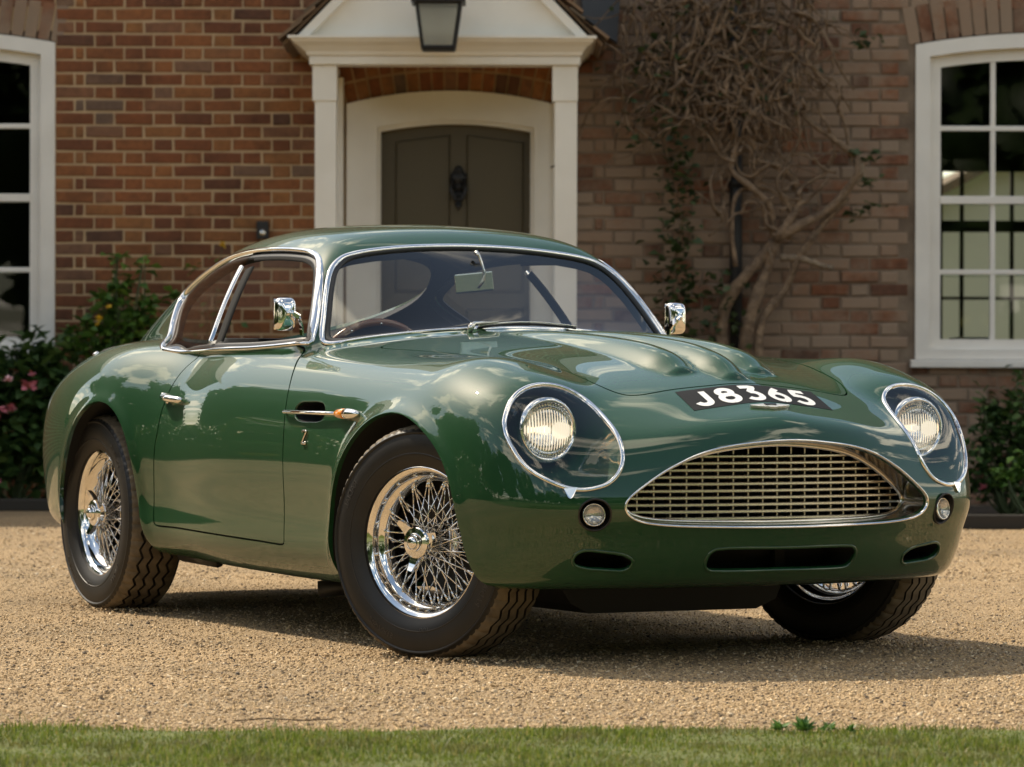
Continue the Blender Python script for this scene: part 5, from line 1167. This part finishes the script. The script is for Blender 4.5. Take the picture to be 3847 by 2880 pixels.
# lantern hanging in front of the pediment
ld = 20.75; lx, lz0, lz1 = wx(1644.5,ld), wz(187,ld), wz(14,ld); lt = obj('porch_lantern', None, loc=(lx, ld, lz0), label='black tapered lantern with pale glass hung before the porch gable', cat='lantern')
hb, ht, H_ = wx(1702,ld)-lx, wx(1726,ld)-lx, lz1-lz0; fr = MB()
cs = [(-1,-1),(1,-1),(1,1),(-1,1)]
for i in range(4):
    a0, b0 = cs[i], cs[(i+1) % 4]; fr.tube([(a0[0]*hb,a0[1]*hb,0),(a0[0]*ht,a0[1]*ht,H_)], .010, 4); fr.tube([(a0[0]*hb,a0[1]*hb,.008),(b0[0]*hb,b0[1]*hb,.008)], .012, 4).tube([(a0[0]*ht,a0[1]*ht,H_),(b0[0]*ht,b0[1]*ht,H_)], .012, 4)
fr.box((-ht-.03,-ht-.03,H_), (ht+.03,ht+.03,H_+.03), .004)
fr._a([(a0*(ht+.02), b0*(ht+.02), H_+.03) for a0, b0 in cs]+[(a0*.035, b0*.035, H_+.15) for a0, b0 in cs], [(i, (i+1) % 4, 4+(i+1) % 4, 4+i) for i in range(4)]+[(4,5,6,7)]); fr.tube([(0,0,H_+.14),(0,0,H_+.22),(0,.35,H_+.24)], .010, 8); fr.box((-hb,-hb,-.006), (hb,hb,.006)); fr.build('frame', 'iron', lt)
for i in range(4):
    a0, b0 = cs[i], cs[(i+1) % 4]; k_ = .97; MB()._a([(a0[0]*hb*k_,a0[1]*hb*k_,.012),(b0[0]*hb*k_,b0[1]*hb*k_,.012),(b0[0]*ht*k_,b0[1]*ht*k_,H_-.01),(a0[0]*ht*k_,a0[1]*ht*k_,H_-.01)], [(0,1,2,3)]).build('glass', 'frosted', lt)
MB().tube([(0,0,H_-.005),(0,0,H_-.05)], .014, 10).tube([(0,0,H_-.05),(0,0,H_-.09),(0,0,H_-.11)], (.012,.02,.004), 10).build('bulb', 'plate_white', lt, smooth=True)
ib = obj('intercom_box', None, loc=(wx(987), YW, wz(900)), label='small black entry box on the brick wall left of the porch', cat='intercom'); w2 = (wx(1010)-wx(964))/2
MB().box((-w2,-.045,0), (w2,0,wz(833)-wz(900)), .006).build('case', 'iron', ib); MB().lathe([(0,-.052),(.016,-.05),(.02,-.045)], 16, 'y', (0,0,.035)).build('button', 'chrome_soft', ib, smooth=True)
# ---------------------------------------------------------------- beds and plants against the house
so = mat('soil', (.030,.022,.015), .95); bump(so, 25, .8, .02); mat('bark', (.16,.11,.072), .9); mottle(MATS['bark'], 18, (.3, (.10,.066,.042)), (.7, (.27,.185,.115))); mat('bark_pale', (.26,.19,.125), .9); mottle(MATS['bark_pale'], 14, (.3, (.15,.105,.068)), (.7, (.31,.24,.165)))
bump(MATS['bark'], 45, .9, .02); bump(MATS['bark_pale'], 45, .9, .02)
mat('edging', (.035,.030,.024), .9); mat('stem_green', (.06,.085,.03), .7)
quad('flower_bed', -9, 21.15, -1.25, 21.99, .012, 'soil', kind='structure'); quad('flower_bed', 1.15, 19.0, 9, 21.99, .012, 'soil', kind='structure')
MB().box((1.15,18.93,0), (9,19.0,.075), .01).build('bed_edging', 'edging', label='low dark timber edging in front of the right hand flower bed', cat='edging')
MB().box((-9,21.10,0), (-1.25,21.16,.07), .01).build('bed_edging', 'edging', label='low dark edging in front of the left hand flower bed', cat='edging')
leaf_mat('leaf_dark', (0, (.028,.064,.017)), (.5, (.052,.110,.028)), (1, (.095,.17,.042)))
leaf_mat('leaf_mid', (0, (.045,.105,.018)), (.5, (.085,.19,.028)), (1, (.16,.28,.045)))
leaf_mat('leaf_vine', (0, (.022,.045,.014)), (.6, (.045,.075,.022)), (1, (.075,.105,.035)))
pk = mat('petal_pink', (.50,.15,.19), .6); mat('petal_yellow', (.75,.50,.03), .6); mat('petal_pale', (.75,.45,.47), .6)
def stems(m, base, tips, r, wob=.06):
    for t in tips:
        b = np.array(base)+rng.normal(0, .02, 3)*np.array((1,1,0)); t = np.array(t); mid = (b+t)/2+rng.normal(0, wob, 3); s_ = np.linspace(0, 1, 7)[:, None]
        m.tube((1-s_)**2*b+2*s_*(1-s_)*mid+s_**2*t, np.linspace(r, r*.35, 7), 5)
def bush(name, label, cat, base, blobs, n, size, lm, flowers=(), group=None, sm='stem_green', asp=.6, lift=.9):
    """blobs: (x, y, z, rx, ry, rz) leaf masses; leaves sit mostly near each mass's skin"""
    o = obj(name, None, loc=base, label=label, cat=cat, group=group); B = np.array(blobs, float); w = (B[:, 3]*B[:, 5]); w /= w.sum(); k = rng.choice(len(B), n, p=w)
    d = rng.normal(0, 1, (n, 3)); d /= np.linalg.norm(d, axis=1)[:, None]; r = rng.random(n)**.45; P = B[k, :3]+d*r[:, None]*B[k, 3:6]*(1+.22*np.sin(d[:, :1]*9+k[:, None]*2)); P = P-np.array(base); P = P[P[:, 2] > .01]
    v, f = leaf_mesh(len(P), P, size, asp=asp); obj('foliage', mesh_np('foliage', v, f, True), lm, o)
    m = MB(); stems(m, (0,0,0), [B[i, :3]-np.array(base)+rng.normal(0, .3, 3)*B[i, 3:6] for i in range(len(B)) for _ in range(3)], .010); m.build('stems', sm, o, smooth=True)
    for x, y, z, r_, fm in flowers:
        v_, f_ = leaf_mesh(16, np.tile(np.array((x, y, z))-np.array(base), (16, 1))+rng.normal(0, r_*.2, (16, 3)), r_*1.1, up=rng.uniform(-.2,1.2,16), asp=.9); obj('flower', mesh_np('flower', v_, f_, True), fm, o)
    return o
def bl(x, y, rx, ry, d, rd=None): return (wx(x,d), d, wz(y,d), rx*d/13876, rd or rx*d/13876*.8, ry*d/13876)
D1 = 21.45
fl_ = [(wx(70,D1),21.1,wz(1545,D1),.038,'petal_pink'),(wx(34,D1),21.08,wz(1545,D1),.04,'petal_pink'),(wx(140,D1),21.05,wz(1455,D1),.040,'petal_pink'),(wx(25,D1),21.08,wz(1575,D1),.025,'petal_pink'),(wx(152,D1),21.1,wz(1412,D1),.022,'petal_pink'),(wx(20,D1),21.1,wz(1805,D1),.022,'petal_pink'),(wx(60,D1),21.1,wz(1430,D1),.026,'petal_pale')]
bush('flowering_shrub', 'dark leafy shrub with pink flowers under the left window', 'shrub', (wx(60,D1),D1,.012), [bl(-60,1480,160,190,D1),bl(110,1440,150,170,D1),bl(40,1680,230,200,D1),bl(230,1560,130,190,D1),bl(150,1340,110,90,D1),bl(-100,1700,160,190,D1),bl(240,1760,120,120,D1)], 2600, .105, 'leaf_dark', fl_)
D2 = 21.6
fy = [(wx(383,D2),21.4,wz(1208,D2),.024,'petal_yellow'),(wx(420,D2),21.4,wz(1160,D2),.016,'petal_yellow'),(wx(836,D2),21.5,wz(925,D2),.022,'petal_yellow'),(wx(378,D2),21.4,wz(1225,D2),.016,'petal_yellow')]
bush('rose_bush', 'bright green rose bush with yellow blooms behind the car tail', 'shrub', (wx(440,D2),D2,.012), [bl(430,1260,130,110,D2),bl(530,1180,90,70,D2),bl(400,1150,70,60,D2),bl(470,1080,60,55,D2),bl(430,970,40,25,D2,.08),bl(540,1000,30,30,D2,.06),bl(560,1290,110,110,D2),bl(320,1290,90,90,D2),bl(450,1450,180,140,D2),bl(660,1110,26,24,D2,.05)], 1250, .075, 'leaf_mid', fy)
m = MB(); stems(m, (0,0,0), [(wx(836,D2)-wx(700,D2), -.05, wz(930,D2)-.01),(wx(780,D2)-wx(700,D2),0,wz(1100,D2))], .006)
tr_ = obj('tall_rose', None, loc=(wx(700,D2),D2,.012), label='thin rose shoot with one yellow bloom above the car roof', cat='rose'); m.build('stems', 'stem_green', tr_, smooth=True)
P = np.stack([rng.normal(.12,.10,70), rng.normal(0,.05,70), rng.uniform(.6,1.45,70)], 1); v, f = leaf_mesh(70, P, .06); obj('foliage', mesh_np('foliage', v, f), 'leaf_mid', tr_); v_, f_ = leaf_mesh(14, np.tile((wx(836,D2)-wx(700,D2), -.06, wz(926,D2)-.012), (14,1)), .024, asp=.9); obj('flower', mesh_np('flower', v_, f_), 'petal_yellow', tr_)
D3 = 20.6
bush('garden_bush', 'dark green bush beside the right headlight below the right window', 'shrub', (wx(3790,D3),D3,.012), [bl(3760,1620,110,170,D3),bl(3700,1740,110,130,D3),bl(3850,1560,120,190,D3),bl(3950,1700,160,200,D3),bl(3720,1550,60,60,D3),bl(3830,1800,140,90,D3),bl(3660,1820,70,60,D3)], 1500, .07, 'leaf_dark', [(wx(3662,D3),D3-.35,wz(1822,D3),.024,'petal_pink')])
bush('low_plant', 'yellowish green low plant at the foot of the dark bush', 'plant', (wx(3800,D3),D3-.75,.012), [bl(3790,1790,60,50,19.9),bl(3850,1740,50,50,19.9)], 160, .06, 'leaf_mid')
# old climber: woody limbs, a tangle of bare shoots, sparse leaves
D4 = 21.85
vine = obj('climbing_vine', None, loc=(wx(2760,D4),D4,0), label='old bare climbing vine with twisted stems around the black downpipe', cat='vine')
vb = np.array((wx(2760,D4),D4,0))
def limb(pts, r0, r1, name='limb', m='bark', y=-.06):
    P = np.array([(wx(a,D4)-vb[0], y+rng.normal(0,.02), wz(b,D4)) for a, b in pts]); P = smooth_loop(P, 26, closed=False); r = 1.05*np.linspace(r0, r1, 26)*(1+.12*np.sin(np.arange(26)*1.3)); MB().tube(P, r, 9).build(name, m, vine, smooth=True)
limb([(2790,1930),(2795,1500),(2800,1280),(2825,1150),(2880,1010),(2905,900)], .05, .030)
limb([(2700,1350),(2725,1140),(2800,1030),(2880,940),(2905,905),(3010,840),(3100,790),(3170,720),(3215,640),(3208,585)], .040, .020)
limb([(2870,1920),(2850,1500),(2860,1200),(2950,1080),(3000,960),(3080,850),(3180,740)], .036, .018)
limb([(2905,900),(2885,770),(2800,690),(2745,640),(2760,520),(2720,380)], .022, .012); limb([(2930,965),(3010,972),(3095,1000),(3120,1004)], .022, .016, m='bark_pale')
limb([(2905,900),(2960,830),(3000,740),(2950,640),(2860,600),(2810,500),(2800,330),(2830,150),(2800,-60)], .024, .014); limb([(3208,585),(3120,520),(3020,440),(2930,330),(2880,260),(2840,120),(2860,-60)], .018, .012)
limb([(2760,1000),(2745,850),(2770,720),(2860,700),(2950,760),(2985,860)], .014, .010); limb([(2650,400),(2740,360),(2850,330),(2940,335)], .014, .009); limb([(3190,590),(3160,440),(3090,330),(3000,250)], .010, .006)
limb([(3208,590),(3225,640),(3205,690)], .03, .02, m='bark_pale')
tg = MB(); ng = 300
for i in range(ng):
    x0 = rng.normal(2700, 190) if i < 150 else rng.uniform(2350,3080); x0 = min(max(x0, 2330), 3120); y0 = rng.uniform(-120, 420); ln = rng.uniform(120, 420); pts = []; a = rng.normal(1.57, .75 if i % 3 else .25); x, y = x0, y0
    for s_ in range(7):
        pts.append((wx(x,D4)-vb[0], -.05-.10*rng.random()*(1 if y < 500 else .4), wz(y,D4))); a += rng.normal(0, .42); x += math.cos(a)*ln/6; y += math.sin(a)*ln/6
        if y > 640: a -= .8
    P = smooth_loop(np.array(pts), 16, closed=False); tg.tube(P, np.linspace(1, .45, 16)*rng.uniform(.004,.013), 5)
for i in range(26):
    x, y = rng.normal(2880, 110), rng.uniform(520, 900); pts = []; a = rng.uniform(0, 6.28)
    for s_ in range(6): pts.append((wx(x,D4)-vb[0], -.05-.07*rng.random(), wz(y,D4))); a += rng.normal(0, .6); x += math.cos(a)*45; y += math.sin(a)*45
    P = smooth_loop(np.array(pts), 14, closed=False); tg.tube(P, np.linspace(1, .5, 14)*rng.uniform(.006,.014), 5)
o = tg.build('bare_shoots', 'bark', vine, smooth=True); o['kind'] = 'stuff'
lp = []
for i in range(820):
    t = rng.random()
    if t < .42: x, y = rng.normal(2540, 38), rng.uniform(560, 1330)
    elif t < .66: x, y = rng.normal(2680, 170), rng.uniform(-60, 440)
    elif t < .76: x, y = rng.normal(2690, 50), rng.uniform(1020, 1320)
    elif t < .84: x, y = rng.normal(3240, 30), rng.choice([590, 790, 160, 690])+rng.normal(0, 14)
    else: x, y = rng.normal(2480, 80), rng.uniform(150, 560)
    lp.append((wx(x,D4)-vb[0], rng.uniform(-.14,-.02), wz(y,D4)))
v, f = leaf_mesh(len(lp), np.array(lp), .062, asp=.75); obj('foliage', mesh_np('foliage', v, f, True), 'leaf_vine', vine)['kind'] = 'stuff'
for pts in ([(2500,1330),(2540,1150),(2530,980),(2560,830),(2515,640),(2480,480),(2430,380)], [(2530,980),(2570,900),(2600,860)]): limb(pts, .008, .004, 'shoot', 'bark')
# ---------------------------------------------------------------- what stands behind the camera and shows only in the car's paint and the panes
leaf_mat('wood_leaf', (0, (.020,.045,.010)), (.5, (.040,.080,.018)), (1, (.075,.125,.03)), trans=.15); mat('trunk', (.07,.05,.035), .9)
def grove(name, label, trees, n_leaf, size):
    C_, R3 = [], []
    for x, y, h, r in trees:
        for _ in range(14):
            a = rng.random()*6.283; q = rng.random()**.5*r*.75; z = h*(.30+.62*rng.random()); C_.append((x+math.cos(a)*q, y+math.sin(a)*q, z)); R3.append(r*rng.uniform(.28,.5))
        C_.append((x, y, h*.55)); R3.append(r*.7)
    C_, R3 = np.array(C_), np.array(R3); w = R3**2; w /= w.sum(); k = rng.choice(len(C_), n_leaf, p=w); d = rng.normal(0, 1, (n_leaf, 3)); d /= np.linalg.norm(d, axis=1)[:, None]
    P = C_[k]+d*(R3[k]*rng.uniform(.7,1.08,n_leaf))[:, None]; v, f = leaf_mesh(n_leaf, P, size, asp=.8); m = MB()
    for c_, r_ in zip(C_, R3):                       # dense inner foliage of each clump
        q = rng.normal(0, 1, 3); m.tube([c_+np.array((0,0,-.86*r_)), c_+np.array((0,0,-.5*r_)), c_, c_+np.array((0,0,.5*r_)), c_+np.array((0,0,.86*r_))], np.array((.2,.75,.9,.75,.2))*r_*rng.uniform(.85,1.1,5), 8)
    for x, y, h, r in trees: m.tube([(x,y,-.1),(x+.1,y,h*.3),(x,y+.1,h*.7)], (.03*h,.022*h,.008*h), 7)
    n0 = len(v); v = np.concatenate([v, np.array(m.v)]); me = mesh_np(name, v, [list(q) for q in f]+[[n0+i for i in q] for q in m.f], True); me.materials.append(MATS['wood_leaf'])
    return obj(name, me, label=label, cat='wood', kind='stuff')
tr = []
for i in range(30):
    a = R_(170+200*i/29+rng.normal(0,2)); d = rng.uniform(24, 36); tr.append((d*math.cos(a)-2, 9+d*math.sin(a), rng.uniform(6.5,10.5), rng.uniform(2.6,4.2)))
for i in range(16):
    t = i/15; tr.append((-13-5*rng.random()-4*t, 9+20*t+rng.normal(0,1), rng.uniform(6.0,8.6), rng.uniform(2.2,3.2)))
grove('far_wood', 'belt of trees behind the camera mirrored in the car paint', tr, 56000, .55)
# clipped hedge with yellow flowers, left of the camera, mirrored in the door
leaf_mat('hedge_leaf', (0, (.03,.07,.012)), (.6, (.06,.12,.02)), (.85, (.11,.17,.03)), (1, (.45,.40,.04)), trans=.1)
quad('garden', -60, 5, -9.4, 34, .006, 'meadow', kind='structure')
n_ = 26000; k_ = rng.random(n_) < .6; s_ = rng.uniform(0,1,n_); x = np.where(k_, -10.6+1.6*rng.random(n_), rng.uniform(-26,14,n_)); y = np.where(k_, 7+16*s_, -3.4+.12*(x+6)+rng.normal(0,.5,n_))
z = rng.uniform(.05,1.0,n_)*(1.15+.25*np.sin(x*.8+y*.9)+.2*np.sin(x*2.3+y*2.1)); v, f = leaf_mesh(n_, np.stack([x, y, z], 1), .20, asp=.8)
obj('hedge', mesh_np('hedge', v, f, True), 'hedge_leaf', label='low hedge with yellow blooms mirrored in the car door', cat='hedge', kind='stuff')
# cream barn seen through the right window's room
mat('cream_board', (.62,.58,.47), .7); barn = obj('barn', None, loc=(5.75, 42, 0), label='cream boarded barn gable seen through the right window', cat='barn')
MB().prism([(-2.6,0),(5,0),(5,1.9),(2.6,1.9),(0,3.3),(-2.6,1.9)], 0, 7, 'xz').build('wall', 'cream_board', barn)
MB().prism([(-2.8,1.8),(0,3.3),(2.8,1.8),(2.8,1.9),(0,3.42),(-2.8,1.9)], -.3, 7.3, 'xz').build('roof', 'roof_tile', barn)
